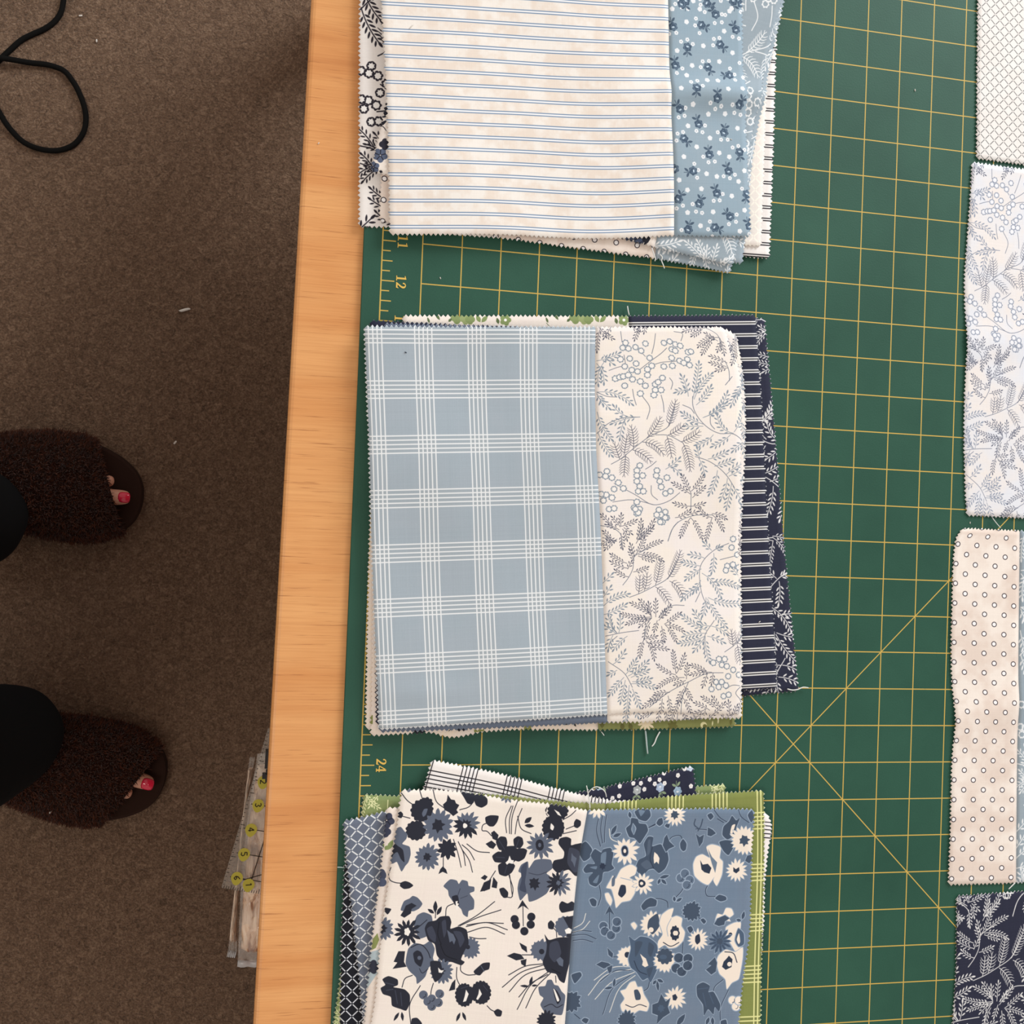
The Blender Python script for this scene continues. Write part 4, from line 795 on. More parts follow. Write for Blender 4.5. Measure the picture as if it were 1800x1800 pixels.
f.blob((262, 112), 50, D, 13, 0.09, .3, 1.0); f.blob((282, 82), 30, D, 9, 0.1, 0, 1.0); f.cv(pl('262,125 272,105 288,104 280,130 268,140'), S)
f.blob((234, 202), 43, D, 13, 0.08, 0, 1.05); f.shape(pl('358,85 375,70 380,40 395,62 412,65 418,80 433,88 420,110 428,122 405,138 385,120 365,110'), D)
f.daisy((335, 180), 72, S, 15, D, 0.1, 0.74, 0.46); f.daisy((465, 177), 62, S, 14, None, 0.3, 0.66, half=(D, 2.2)); f.star((462, 180), 30, D, 10); f.blob((459, 182), 11, Wt, 3, 0.1, 0, .9)
f.cv(pl('438,25 470,32 500,35 505,60 490,85 470,80 455,55'), D); f.cv(pl('500,45 530,35 560,58 560,85 535,100 510,90 500,65'), D)
f.cv(pl('145,195 165,185 182,205 195,218 190,240 172,262 205,275 210,310 200,345 186,362 168,388 148,345 130,352 110,350 105,320 125,290 130,250'), S); f.cv(pl('122,250 150,270 175,290 182,345 165,330 150,300 132,310 118,335 106,318 120,290'), D)
f.daisy((285, 322), 59, S, 15, D, 0.2, 0.72, 0.36); f.daisy((378, 285), 48, D, 9, None, 0.1, 0.66); f.shape(pl('357,365 372,380 378,400 356,390 337,400 345,378'), D)
f.cv(pl('165,440 185,432 205,438 222,452 205,465 180,468 162,455'), D); f.cv(pl('552,145 575,135 612,138 606,165 590,185 570,185 555,170'), D); f.cv(pl('150,125 165,115 176,128 168,145 152,140'), D); f.cv(pl('95,555 122,560 115,575 105,585 92,570'), D)
f.blob((860, 190), 56, D, 17, 0.07, 0, .88); f.blob((880, 112), 42, D, 13, 0.08, 0, 1.1); f.cv(pl('850,170 864,185 858,202 847,194'), Wt); f.shape(pl('862,105 885,118 897,138 880,130'), Wt); f.cv(pl('822,110 832,92 826,125 838,140'), D)
f.cv(pl('955,165 965,150 985,160 985,180 970,192 955,185'), D); f.leaf((730, 170), (762, 142), 22); f.leaf((730, 180), (774, 184), 18)
for t in ('600,255 620,232 645,235 652,260 645,290 615,292', '680,245 700,230 720,238 725,265 710,285 685,278', '690,290 725,285 742,295 730,330 705,345 688,338', '583,320 610,300 640,308 652,335 630,350 595,347', '610,362 640,345 672,350 687,365 672,395 645,412 615,402', '630,282 690,276 700,330 655,362 625,332'): f.cv(pl(t), D)
for t in ([(615, 250), (640, 290)], [(705, 245), (690, 285)], [(600, 325), (640, 328)], [(640, 400), (650, 365)]): f.line(t, 0.016, Gd)
f.shape(pl('643,350 655,340 662,318 670,338 682,340 676,356 660,352 650,360'), Wt); f.shape(pl('578,215 592,205 612,225 606,252 585,242'), D); f.shape(pl('553,265 580,250 602,268 588,288 570,282'), D)
f.cv(pl('890,240 920,232 942,242 942,270 965,265 1010,262 1010,310 990,405 960,410 930,382 882,397 855,370 865,340 905,330 910,300 885,265'), D); f.cv(pl('935,282 980,300 985,380 955,395 925,350'), Gd); f.shape(pl('945,305 952,318 968,330 964,345 958,372 950,350 942,340'), S)
f.daisy((800, 270), 64, S, 13, None, 0.0, 0.58); f.blob((799, 270), 23, D, 2, 0.1, 1.4, .85); f.blob((799, 270), 10, S, 1, 0, 0, .7)
f.cv(pl('750,375 775,340 810,333 850,338 857,375 830,398 846,412 850,450 830,490 785,518 750,527 742,490 710,522 698,470 705,430 720,402 702,390 715,360 745,345'), S); f.cv(pl('714,375 742,345 738,400 732,440 738,485 706,472 716,430'), (66, 73, 92)); f.star((775, 445), 30, D, 8); f.line([(750, 397), (792, 405), (832, 392)], 0.018, Gd)
f.daisy((885, 442), 58, S, 14, None, 0.1, 0.56, half=(D, 3.3)); f.star((882, 442), 28, D, 9); f.star((884, 442), 13, S)
f.shape(pl('530,420 548,405 562,414 550,430'), D); f.shape(pl('527,482 545,440 578,425 572,470 550,478'), D); f.shape(pl('580,462 588,415 607,440 603,467'), D); f.cv(pl('615,470 635,464 655,485 652,508 635,510 622,495'), D)
f.shape(pl('697,562 720,520 750,564 722,545'), D); f.berries([(684, 607), (690, 633), (728, 661), (757, 631), (760, 596)], 18.5, D)
f.cv(pl('888,540 900,525 925,535 945,526 962,540 957,566 930,572 900,577 888,560'), D)
f.cv(pl('360,455 390,425 420,430 430,446 445,428 470,435 475,455 500,460 500,480 480,490 500,520 498,560 475,570 470,597 450,585 440,560 408,532 385,500 380,475'), S); f.cv(pl('398,505 425,498 432,545 412,542'), D); f.shape(pl('415,525 426,524 423,533 431,537 426,545 432,552 425,558 428,568 418,562'), Wt); f.line([(425, 500), (436, 468)], 0.018, Gd); f.line([(438, 512), (470, 500)], 0.014, Gd)
f.cv(pl('180,525 205,512 220,500 242,508 264,535 250,557 225,570 190,570 165,565'), S); f.shape(pl('188,545 215,532 238,545 215,560 212,580 182,600 164,590 180,565'), D); f.leaf((322, 577), (324, 522), 20); f.leaf((318, 580), (288, 560), 16); f.leaf((330, 588), (352, 548), 18)
f.cv(pl('225,630 240,590 270,575 305,590 310,630 290,680 250,695 235,665'), S); f.line([(250, 640), (285, 610)], 0.02, D); f.daisy((195, 665), 62, D, 13, None, 0.0, 0.50); f.blob((195, 664), 17, Wt, 5, 0.15, 0, .75)
f.daisy((480, 737), 48, S, 16, None, 0.1, 0.8); f.blob((471, 733), 10, D, 1, 0)
f.cv(pl('190,780 200,740 230,715 270,722 300,705 320,740 312,780 316,800 290,830 276,868 240,900 234,870 205,842 188,810'), S)
f.cv(pl('275,650 290,620 325,612 345,595 385,593 396,620 392,650 430,640 465,655 472,690 474,720 456,750 440,788 456,800 440,815 395,800 360,802 330,770 320,720 290,702'), D)
f.cv(pl('284,652 308,638 326,680 322,712 296,690'), Gd); f.cv(pl('352,622 370,610 374,660 362,690'), Gd); f.cv(pl('405,662 440,665 456,700 436,735 425,700'), Gd); f.shape(pl('376,655 392,668 405,675 416,700 408,722 400,705 388,712 384,690'), S); f.line([(345, 720), (370, 770), (420, 790)], 0.018, X); f.line([(340, 620), (335, 680), (350, 720)], 0.018, X)
f.cv(pl('222,762 240,748 258,757 268,785 256,822 230,802'), D); f.blob((250, 782), 9, S, 1, 0); f.line([(212, 735), (250, 720), (288, 752), (300, 782)], 0.022, D); f.line([(250, 830), (262, 850), (290, 832)], 0.016, D)
f.shape(pl('128,832 150,803 133,800 155,752 185,752 180,800 192,822'), D)
f.daisy((350, 843), 55, S, 16, None, 0.2, 0.74); f.cv(pl('300,798 345,800 355,860 322,892 304,850'), D); f.star((345, 842), 24, D, 9); f.shape(pl('335,825 348,838 362,838 352,850 338,848'), Wt)
f.cv(pl('497,842 520,820 540,805 570,803 566,832 545,840 525,860 505,856'), D); f.line([(530, 818), (545, 842)], 0.016, S)
f.cv(pl('82,880 110,865 150,880 152,905 132,915 182,925 206,950 206,990 190,1022 165,1015 126,1000 120,960 85,947 74,920 95,905'), D)
for t in ([(95, 895), (135, 905)], [(140, 930), (150, 990)], [(165, 940), (170, 1000)], [(100, 930), (130, 925)]): f.line(t, 0.022, Gd)
f.leaf((158, 1030), (133, 1070), 14); f.leaf((170, 1028), (175, 1070), 14); f.cv(pl('215,1060 240,1055 262,1080 250,1100 215,1095'), D)
f.berries([(268, 950), (342, 945), (288, 980), (336, 985), (306, 1002), (306, 968)], 20, S)
f.blob((455, 950), 52, D, 17, 0.07, 0, .8); f.blob((530, 938), 52, D, 17, 0.07, .2, .85); f.shape(pl('462,925 474,945 462,978 448,982 456,955'), Wt); f.shape(pl('522,920 534,945 516,972 508,968 518,945'), Wt); f.line([(440, 920), (470, 910)], 0.016, Gd); f.line([(540, 905), (560, 930)], 0.016, Gd)
f.cv(pl('588,1025 605,1012 625,1022 620,1045 600,1045'), D); f.leaf((436, 1030), (418, 1072), 14); f.leaf((446, 1028), (462, 1068), 14); f.shape(pl('384,932 398,895 414,878 412,925'), D)
f.daisy((800, 745), 48, S, 14, None, 0, 0.82); f.blob((806, 752), 12, D, 1, 0)
f.cv(pl('820,675 840,700 880,690 920,688 960,700 940,780 920,850 908,892 885,880 870,852 830,842 810,800 825,760 830,720'), D); f.cv(pl('845,715 880,705 895,760 865,800 840,770'), Gd); f.shape(pl('872,790 890,775 905,790 902,820 884,812'), S); f.line([(850, 830), (890, 850)], 0.018, X)
f.shape(pl('648,772 680,758 712,765 727,785 690,792'), D); f.shape(pl('705,712 738,730 740,757 716,740'), D); f.shape(pl('710,792 737,785 732,820 713,808'), D)
f.blob((915, 640), 46, S, 14, 0.08); f.shape(pl('905,598 960,590 955,700 920,685 928,640'), D); f.shape(pl('912,655 930,645 945,655 940,672 918,672'), Wt); f.cv(pl('836,625 850,612 866,630 858,652 838,648'), D)
f.cv(pl('790,910 820,905 830,880 850,878 862,900 880,905 895,930 912,950 906,1000 895,1037 850,1032 820,1027 798,990 812,960 795,945'), S); f.cv(pl('856,915 876,930 892,965 876,988 862,952'), D); f.cv(pl('857,918 866,926 884,968 874,974'), Wt); f.line([(815, 1000), (850, 988), (872, 1002), (900, 990)], 0.02, D)
f.daisy((825, 1062), 46, D, 15, None, 0, 0.74); f.leaf((750, 905), (762, 862), 14); f.leaf((748, 908), (706, 905), 12); f.leaf((758, 905), (785, 902), 10); f.blob((595, 12), 14, D, 2, .1); f.daisy((650, 40), 38, S, 11, None, 0, .6)
f.daisy((82, 650), 52, S, 15, D, 0, 0.75, .45); f.cv(pl('170,0 200,-5 215,15 200,28 185,12'), S)
for c_, r_, k_ in (((120, 1220), 60, S), ((330, 1260), 75, D), ((600, 1230), 70, S), ((760, 1300), 75, D), ((250, 1420), 70, S), ((520, 1430), 70, D)): f.daisy(c_, r_, k_, 15, D if k_ is S else S, 0, .72)
finish(C, 'navy_floral')

CR2, DB, LT, DX = (244, 230, 216), (68, 82, 102), (158, 174, 194), (44, 54, 74)
p = TOP3.pb; C = Cloth(p.W + 0.1, p.H + 0.1, (112, 130, 152), ((118, 132, 152), 0.6, 0.8), 3.0, 42)
f = Floral(p, np.array((950, 1300)), C, DB, CR2, CR2, DX, DX, LT); W_ = CR2; MB = (110, 128, 150); BL = (78, 96, 120)
for pth in ([(362, 490), (350, 560), (375, 670)], [(388, 470), (376, 560), (388, 650)], [(412, 470), (402, 560), (400, 645)], [(800, 490), (740, 520), (665, 560)], [(1240, 430), (1260, 480), (1310, 520)], [(1090, 440), (1130, 490), (1180, 520)], [(780, 690), (830, 610), (880, 605), (895, 640)],
            [(1055, 905), (1035, 940), (1040, 975), (1100, 985)], [(1145, 1510), (1090, 1560), (1085, 1600)], [(1180, 1575), (1130, 1690), (1130, 1790)], [(830, 1000), (880, 950), (905, 910)], [(705, 995), (760, 1000), (790, 1015), (795, 1050)], [(365, 905), (375, 985), (360, 1040)], [(620, 1590), (670, 1560), (680, 1520)], [(890, 1250), (885, 1350)], [(430, 1080), (430, 1190)], [(975, 560), (1060, 570), (1100, 590)], [(440, 1365), (500, 1365)], [(205, 1720), (240, 1750)], [(1150, 520), (1110, 495)], [(975, 1105), (1005, 1125)], [(665, 560), (720, 535)]): f.line(pth, 0.017)
for pth in ([(570, 1425), (450, 1430), (330, 1508)], [(570, 1440), (400, 1480), (292, 1602)], [(585, 1460), (430, 1530), (335, 1628)], [(590, 1480), (500, 1550), (428, 1712)], [(280, 1092), (260, 1150), (205, 1185)], [(305, 1140), (260, 1190), (200, 1210)], [(430, 560), (440, 620), (500, 650)]): f.line(pth, 0.019, (230, 226, 218))
for pth in ([(315, 1205), (250, 1200), (190, 1215)], [(345, 1252), (280, 1225), (195, 1230)], [(325, 1272), (260, 1255), (200, 1262)], [(560, 1450), (470, 1450), (365, 1520)], [(560, 1480), (450, 1560), (385, 1725)]): f.line(pth, 0.016)
f.o, f.sc = np.array((980, 1400)), 2.73
f.daisy((185, 50), 48, W_, 11, None, 0.2, 0.55)
f.cv(pl('365,70 390,55 435,60 442,90 420,115 385,105'), DB); f.cv(pl('325,150 345,130 350,100 380,105 388,125 420,130 430,160 410,195 390,222 365,197 340,190'), DB); f.cv(pl('358,128 370,150 362,178 354,155'), MB); f.cv(pl('385,62 415,66 395,92'), MB, False)
f.cv(pl('470,125 480,105 497,100 501,125 485,138'), DB); f.cv(pl('510,138 520,126 534,130 528,148'), DB); f.daisy((557, 84), 52, W_, 15, DB, 0.1, 0.62, 0.44); f.leaf((253, 182), (280, 133), 20); f.leaf((262, 190), (302, 174), 18); f.leaf((345, 100), (340, 68), 16)
f.cv(pl('95,250 130,212 162,250 150,290 120,305'), DB)
f.cv(pl('120,345 140,320 175,318 155,280 175,248 205,265 215,250 250,243 264,270 256,320 267,340 240,355 215,360 207,400 180,427 150,415 144,385 165,360 130,362'), DB); f.cv(pl('205,275 230,262 225,320 205,330'), MB, False); f.cv(pl('150,335 185,330 180,345'), MB, False); f.cv(pl('165,405 195,370 185,410'), MB, False); f.star((212, 330), 18, DX)
f.daisy((322, 257), 64, W_, 13, None, 0.2, 0.6); f.blob((319, 258), 22, DX, 2, 0.12, 1.4, .75); f.blob((319, 258), 10, W_, 1, 0, 0, .7, False)
f.cv(pl('410,225 430,190 455,193 450,235 490,225 520,258 527,300 510,340 480,362 455,342 430,347 400,377 370,342 385,300 420,280'), DB); f.cv(pl('395,320 425,300 450,330 420,345'), (84, 98, 118), False); f.cv(pl('430,210 442,205 440,260 425,280'), (84, 98, 118), False); f.line([(450, 240), (440, 300), (455, 338)], 0.018, DX); f.shape(pl('460,262 475,275 484,292 480,320 470,308 458,318 456,290'), W_, False)
f.shape(pl('500,230 508,195 520,178 532,212 557,235 530,247 515,262'), DB); f.cv(pl('583,220 597,200 613,222 610,250 597,258 585,245'), DB)
f.cv(pl('275,390 300,345 345,322 374,338 366,370 340,385 370,405 366,450 342,490 302,500 275,527 268,490 254,440 230,432 250,395 262,375'), W_); f.cv(pl('285,462 298,420 320,422 322,455 302,478'), DX, False); f.line([(298, 385), (345, 396)], 0.018, LT); f.cv(pl('256,390 272,375 268,420 255,425'), (96, 110, 130), False); f.cv(pl('222,462 240,458 256,490 248,517 230,492'), W_)
f.daisy((402, 410), 50, W_, 12, None, 0.2, 0.52); f.blob((398, 411), 18, DX, 3, 0.1, 0, .9, False); f.blob((397, 411), 8, W_, 1, 0, 0, 1, False)
f.leaf((482, 385), (530, 372), 16); f.leaf((490, 390), (515, 414), 16); f.leaf((486, 388), (474, 414), 14)
f.berries([(583, 385), (604, 364), (626, 394), (612, 418)], 20, (96, 112, 134))
f.cv(pl('645,320 660,285 690,273 725,290 708,240 735,226 777,240 772,290 787,310 782,370 757,422 740,397 746,380 715,417 680,402 650,372'), W_); f.shape(pl('678,300 690,322 715,318 732,338 722,365 698,358 684,345'), DX, False); f.shape(pl('715,245 735,285 760,312 750,362 735,320'), (112, 128, 148), False)
f.cv(pl('785,180 790,140 815,115 830,88 850,110 868,98 852,140 842,180 810,202'), DB); f.cv(pl('830,135 846,130 832,175 822,170'), W_, False); f.cv(pl('770,215 800,205 832,210 840,235 815,277 790,257'), DB)
f.daisy((890, 207), 68, W_, 20, DB, 0.1, 0.76, 0.42); f.daisy((853, 350), 52, W_, 15, None, 0.0, 0.64); f.shape(pl('838,335 850,345 866,335 868,352 852,365 838,356'), DX, False); f.shape(pl('905,280 925,275 930,300 915,318 895,305'), DB); f.cv(pl('905,85 925,60 935,95 922,120'), DB)
f.line([(655, 105), (650, 130), (670, 150)], 0.03, DB); f.line([(690, 105), (680, 140), (668, 160)], 0.03, DB); f.shape(pl('715,143 738,155 754,172 730,187 713,182'), DB); f.shape(pl('658,175 676,190 697,178 690,215 674,238'), DB); f.cv(pl('712,85 730,75 742,92 726,108'), DB)
f.cv(pl('748,482 768,465 800,475 802,490 775,497'), DB); f.cv(pl('148,490 165,482 182,495 178,520 160,518'), DB); f.shape(pl('222,560 243,518 268,562 244,545'), DB); f.berries([(214, 615), (221, 640), (250, 658), (275, 625), (278, 594)], 20, (84, 100, 122))
f.cv(pl('394,517 415,490 440,478 467,490 462,517 430,522 405,538'), DB); f.leaf((552, 495), (550, 470), 14); f.leaf((560, 495), (588, 478), 14)
f.daisy((632, 540), 46, DB, 14, None, 0.1, 0.8); f.cv(pl('676,582 690,576 703,590 692,602'), DB); f.cv(pl('612,620 630,612 640,630 625,645'), DB)
f.daisy((445, 603), 58, W_, 16, None, 0.3, 0.74); f.cv(pl('430,582 470,553 480,610 447,652 423,622'), DB, False); f.blob((440, 630), 12, W_, 1, 0, 0, 1, False)
f.cv(pl('480,600 490,560 520,535 547,528 536,570 560,563 587,575 583,610 600,640 591,682 560,712 525,717 505,702 470,722 475,682 495,650'), W_); f.blob((553, 645), 34, DX, 9, 0.1, 0, .62, False); f.blob((556, 645), 13, W_, 2, 0.2, 0, .8, False); f.line([(498, 690), (535, 708), (572, 690)], 0.022, DX); f.line([(535, 575), (515, 620), (520, 660)], 0.016, LT)
f.cv(pl('345,605 360,595 373,612 362,630'), W_); f.daisy((663, 677), 50, W_, 15, None, 0.1, 0.62); f.cv(pl('652,660 670,650 675,685 660,700 650,685'), DX, False)
f.cv(pl('760,555 785,560 800,530 827,533 837,560 815,577 822,592 790,587 770,597 748,590'), W_); f.shape(pl('758,578 795,563 818,578 795,592 792,608 765,614 742,604'), DB)
f.cv(pl('800,622 840,600 872,598 868,640 842,678 880,700 852,742 825,702 805,672'), W_); f.cv(pl('845,682 860,628 887,652 888,702 862,714'), BL); f.cv(pl('853,680 864,650 870,690 862,702'), W_, False); f.blob((822, 655), 9, DX, 1, 0, 0, 1, False)
f.daisy((770, 687), 60, BL, 13, None, 0, 0.5); f.star((770, 687), 20, DB, 8)
for i in range(13):
    a = 6.283 * i / 13; f.line([(770 + 22 * math.cos(a), 687 + 22 * math.sin(a)), (770 + 48 * math.cos(a), 687 + 48 * math.sin(a))], 0.011, DX)
f.cv(pl('755,790 765,755 800,728 845,740 882,718 882,770 872,830 862,870 830,887 805,917 798,870 770,842'), W_); f.shape(pl('790,785 803,772 815,757 833,775 828,812 800,825 782,810'), DX, False); f.blob((818, 798), 11, W_, 1, 0, 0, 1, False); f.line([(795, 738), (835, 745), (855, 790)], 0.022, DX)
f.shape(pl('703,822 730,802 713,795 747,763 757,790 752,832 730,847'), DB); f.leaf((880, 585), (890, 545), 16); f.leaf((875, 590), (850, 585), 14)
f.daisy((325, 757), 48, W_, 14, None, 0.1, 0.8); f.blob((328, 751), 15, DX, 2, 0.1, 0, .8, False)
f.cv(pl('335,663 362,682 390,663 430,670 467,700 472,760 452,790 472,812 440,882 425,862 400,872 370,832 345,812 333,770 345,720'), BL); f.cv(pl('365,690 400,690 380,740 365,760'), DB, False); f.cv(pl('430,690 455,710 440,760 425,740'), DB, False); f.cv(pl('420,820 450,810 432,860'), DB, False); f.shape(pl('388,745 402,758 416,768 428,802 412,810 398,800 402,782'), W_, False); f.line([(360, 780), (385, 830), (420, 845)], 0.018, DX)
f.daisy((505, 777), 56, W_, 17, None, 0.1, 0.78); f.blob((506, 757), 36, DB, 10, 0.12, 0, 1.0, False); f.blob((498, 760), 12, BL, 2, 0.1, 0, 1.3, False)
f.berries([(572, 764), (560, 814), (587, 830), (616, 768), (615, 802)], 22, DB); f.shape(pl('178,797 205,783 237,790 252,802 215,817'), DB); f.shape(pl('233,718 260,745 257,767 238,752'), DB); f.shape(pl('230,812 257,800 252,832 240,840'), DB)
f.leaf((470, 868), (500, 882), 16); f.leaf((466, 872), (450, 893), 14); f.leaf((470, 875), (476, 925), 14); f.leaf((262, 905), (268, 862), 14); f.leaf((258, 905), (218, 912), 14)
f.cv(pl('295,925 320,915 340,885 365,878 377,905 397,905 407,940 432,985 422,1022 385,1017 355,1037 335,1022 305,1022 296,990 315,960'), W_); f.cv(pl('360,922 378,918 392,945 390,965 368,966'), DB, False); f.line([(320, 990), (355, 1002), (385, 990), (420, 1000)], 0.02, DX)
f.daisy((555, 957), 54, W_, 14, None, 0.0, 0.6); f.shape(pl('543,945 558,938 568,955 560,970 546,968'), DX, False); f.shape(pl('448,990 475,980 490,938 512,975 533,958 522,1000 533,1030 500,1052 470,1085 475,1042 448,1032'), DB); f.star((490, 1008), 20, BL)
f.cv(pl('660,900 690,883 722,900 716,930 742,930 773,990 767,1022 747,1002 740,1037 715,1012 695,1042 690,990 663,950'), DB)
for t in ([(665, 915), (715, 910)], [(690, 935), (705, 1000)], [(720, 935), (740, 985)]): f.line(t, 0.02, BL)
f.berries([(832, 970), (848, 1000), (862, 972)], 19, W_); f.daisy((55, 970), 50, DB, 13, None, 0, 0.8); f.cv(pl('108,1062 122,1050 142,1058 130,1078'), DB); f.daisy((325, 1065), 46, DB, 15, None, 0, 0.75); f.leaf((565, 1092), (605, 1035), 26); f.leaf((720, 1050), (705, 1088), 16); f.leaf((735, 1050), (738, 1090), 16); f.cv(pl('775,1070 800,1062 805,1090 780,1100'), DB); f.cv(pl('60,845 100,832 108,850 75,885'), DB)
for c_, r_, k_ in (((150, 1240), 65, W_), ((420, 1280), 75, DB), ((700, 1240), 70, W_), ((300, 1420), 75, W_), ((600, 1450), 75, DB)): f.daisy(c_, r_, k_, 15, DB if k_ is W_ else W_, 0, .72)
finish(C, 'slate_floral')

# narrow strips of the lower blocks
GR, GD = (134, 150, 98), (92, 108, 72)
def strip_print(name, panel, base, items, win=None, hin=None, mottle=((232, 220, 214), 0.7, 0.7), seed=51, sc=1.0, o=(0, 0), filler=None):
    C = Cloth(win or panel.W + 0.1, hin or panel.H + 0.1, base, mottle, 3.0, seed); F = Floral(panel, np.array(o, float), C, GD, GR, WHITE, GD, GD, None, sc)
    r = np.random.RandomState(seed)
    if filler:
        for i in range(filler[0]):
            c = (r.rand() * C.win, r.rand() * C.hin); floret(C, c, 0.10 + 0.1 * r.rand(), filler[1 + i % (len(filler) - 1)], filler[1], r.rand() * 6)
    for it in items:
        k, a = it[0], it[1:]
        getattr(F, k)(*a)
    finish(C, name); return C
pg = [b for b in BLOCKS if b.A == 'green_cream_floral'][0].pa
it = []
for x0 in (800, 1008):
    it += [('blob', (x0 + 3, 559), 10, GR, 4, .12), ('blob', (x0 + 18, 561), 9, (150, 162, 110), 4, .12), ('blob', (x0 + 26, 562), 8, GR, 4, .1), ('leaf', (x0 + 44, 567), (x0 + 37, 554), 8, GR), ('leaf', (x0 + 46, 567), (x0 + 57, 555), 8, GR), ('leaf', (x0 - 12, 566), (x0 - 6, 560), 5, GD), ('leaf', (x0 - 27, 563), (x0 - 35, 551), 5, GD), ('leaf', (x0 - 45, 568), (x0 - 49, 558), 4, GD),
           ('blob', (x0 + 88, 563), 9, GR, 5, .14), ('blob', (x0 + 88, 563), 2.5, WHITE, 1, 0, 0, 1, False), ('leaf', (x0 + 76, 570), (x0 + 73, 559), 6, GD), ('line', [(x0 - 48, 568), (x0 - 42, 575)], 0.014)]
strip_print('green_cream_floral', pg, (238, 228, 218), it, filler=None)
pgc = [b for b in BLOCKS if b.A == 'green_cream_edge'][0].pa
strip_print('green_cream_edge', pgc, (240, 224, 206), [('shape', [(832, 1272), (852, 1272), (850, 1285), (833, 1287)], (136, 140, 84)), ('shape', [(921, 1270), (932, 1271), (934, 1284), (920, 1285)], (136, 140, 84)), ('line', [(889, 1279), (897, 1275)], 0.02, (60, 50, 44)), ('line', [(904, 1273), (907, 1278)], 0.02, (60, 50, 44)), ('leaf', (992, 1274), (1004, 1268), 4, (60, 60, 64)), ('leaf', (1006, 1268), (1012, 1277), 4, (50, 50, 54))], seed=52)
pnc = [b for b in BLOCKS if b.A == 'navy_cream_edge'][0].pa
strip_print('navy_cream_edge', pnc, (240, 224, 210), [('daisy', (736, 1285), 13, (36, 36, 46), 9), ('shape', [(800, 1276), (822, 1276), (820, 1288), (802, 1289)], (36, 36, 46)), ('shape', [(644, 1258), (655, 1256), (655, 1272), (645, 1272)], (136, 140, 84)), ('line', [(780, 1290), (796, 1278)], 0.02, (50, 44, 48))], seed=53)
pnf = BLOCKS[5].pa
strip_print('navy_floral_plain', pnf, (238, 227, 216), [('petals', (668, 275), 12, (88, 98, 122), 5, .3, (40, 42, 56)), ('petals', (656, 296), 10, (88, 98, 122), 5, .8, (40, 42, 56)), ('blob', (674, 196), 12, (34, 34, 44), 4, .15), ('leaf', (664, 225), (680, 214), 6, (34, 34, 44)), ('line', [(662, 225), (672, 225), (678, 232)], 0.02, (34, 34, 44)), ('blob', (676, 256), 9, (44, 42, 54), 4, .15), ('petals', (1112, 424), 16, (70, 80, 104), 5, .1, (34, 34, 44)), ('leaf', (1130, 432), (1142, 418), 6, (34, 34, 44)), ('blob', (1134, 420), 7, (34, 34, 44), 3, .1), ('leaf', (1096, 424), (1086, 420), 6, (34, 34, 44)), ('line', [(1120, 430), (1130, 425), (1126, 434)], 0.018, (34, 34, 44)), ('berries', [(1143, 436), (1136, 438)], 3, (60, 70, 92)), ('leaf', (672, 305), (666, 302), 5, (34, 34, 44))], seed=54)
pm = S3F.pa
strip_print('mixed_cream_floral', pm, (238, 224, 212), [('petals', (679, 1440), 13, (62, 66, 86), 5, .2, (40, 42, 56)), ('blob', (677, 1460), 9, (60, 64, 84), 4, .1), ('leaf', (672, 1490), (668, 1478), 10, GR), ('leaf', (681, 1492), (690, 1474), 9, GR), ('leaf', (676, 1492), (682, 1484), 8, GR), ('blob', (671, 1535), 9, (70, 76, 98), 2, .1, 1, .8), ('blob', (670, 1549), 8, (80, 88, 112), 2, .1), ('shape', [(652, 1668), (655, 1648), (663, 1638), (666, 1650), (660, 1664)], (140, 148, 90)), ('shape', [(648, 1672), (668, 1666), (668, 1700), (645, 1735), (640, 1730)], (176, 190, 196)), ('blob', (654, 1697), 11, (50, 52, 66), 5, .16)], seed=55)
pgf = [b for b in BLOCKS if b.B == 'green_floral'][0].pb
it = [('daisy', (1135, 1270), 15, (238, 222, 190), 11, None, 0, .5), ('daisy', (1182, 1276), 10, (112, 112, 62), 7), ('leaf', (1058, 1264), (1058, 1280), 9, (104, 104, 60)), ('leaf', (1093, 1270), (1094, 1284), 8, (104, 104, 60)), ('leaf', (1106, 1270), (1110, 1284), 8, (104, 104, 60)), ('blob', (1236, 1274), 5.5, (232, 226, 176), 1, 0), ('blob', (1238, 1276), 3.5, (112, 112, 62), 1, 0), ('leaf', (1262, 1262), (1261, 1272), 3, (230, 226, 180)), ('leaf', (1252, 1266), (1251, 1276), 2.5, (230, 226, 180)), ('leaf', (1284, 1262), (1283, 1275), 5, (112, 112, 62))]
strip_print('green_floral', pgf, (140, 144, 88), it, mottle=((128, 134, 82), .6, .6), seed=56)

for b in BLOCKS: b.build()

# ------------------------------------------------------------------ loose threads and lint
COTTON = simple('white_cotton_thread', (226, 226, 222), 0.8, 0.2); GREYT = simple('pale_grey_thread', (176, 190, 188), 0.8, 0.2); LINTM = simple('white_lint', (214, 208, 200), 0.9, 0.1); DARKL = simple('dark_lint', (44, 48, 66), 0.9, 0.1)
def thread(label, pts, z, r=0.00035, mat=COTTON, arch=0.0):
    P = atl(pts, z); n = len(P)
    if arch: P[:, 2] += arch * np.sin(np.linspace(0, math.pi, n))
    o = tube('loose_thread', P, [r, r, r * 0.8], mat, None, 6, 5); return tag(o, label, 'thread', 'loose threads off the cut edges')
ZT = 0.0011
thread('cream thread end dangling from the seam below the top stack', [(1146, 436), (1149, 446), (1152, 456), (1151, 459)], 0.0062, 0.0004)
thread('cream thread with a frayed knot below the grey-blue sprig corner', [(1160, 447), (1164, 452), (1163, 458), (1166, 466), (1168, 472)], 0.0045, 0.0004)
thread('white thread standing up from the seam at the upper edge of the middle stack', [(1103, 538), (1104, 545), (1106, 554)], 0.0022, 0.0004)
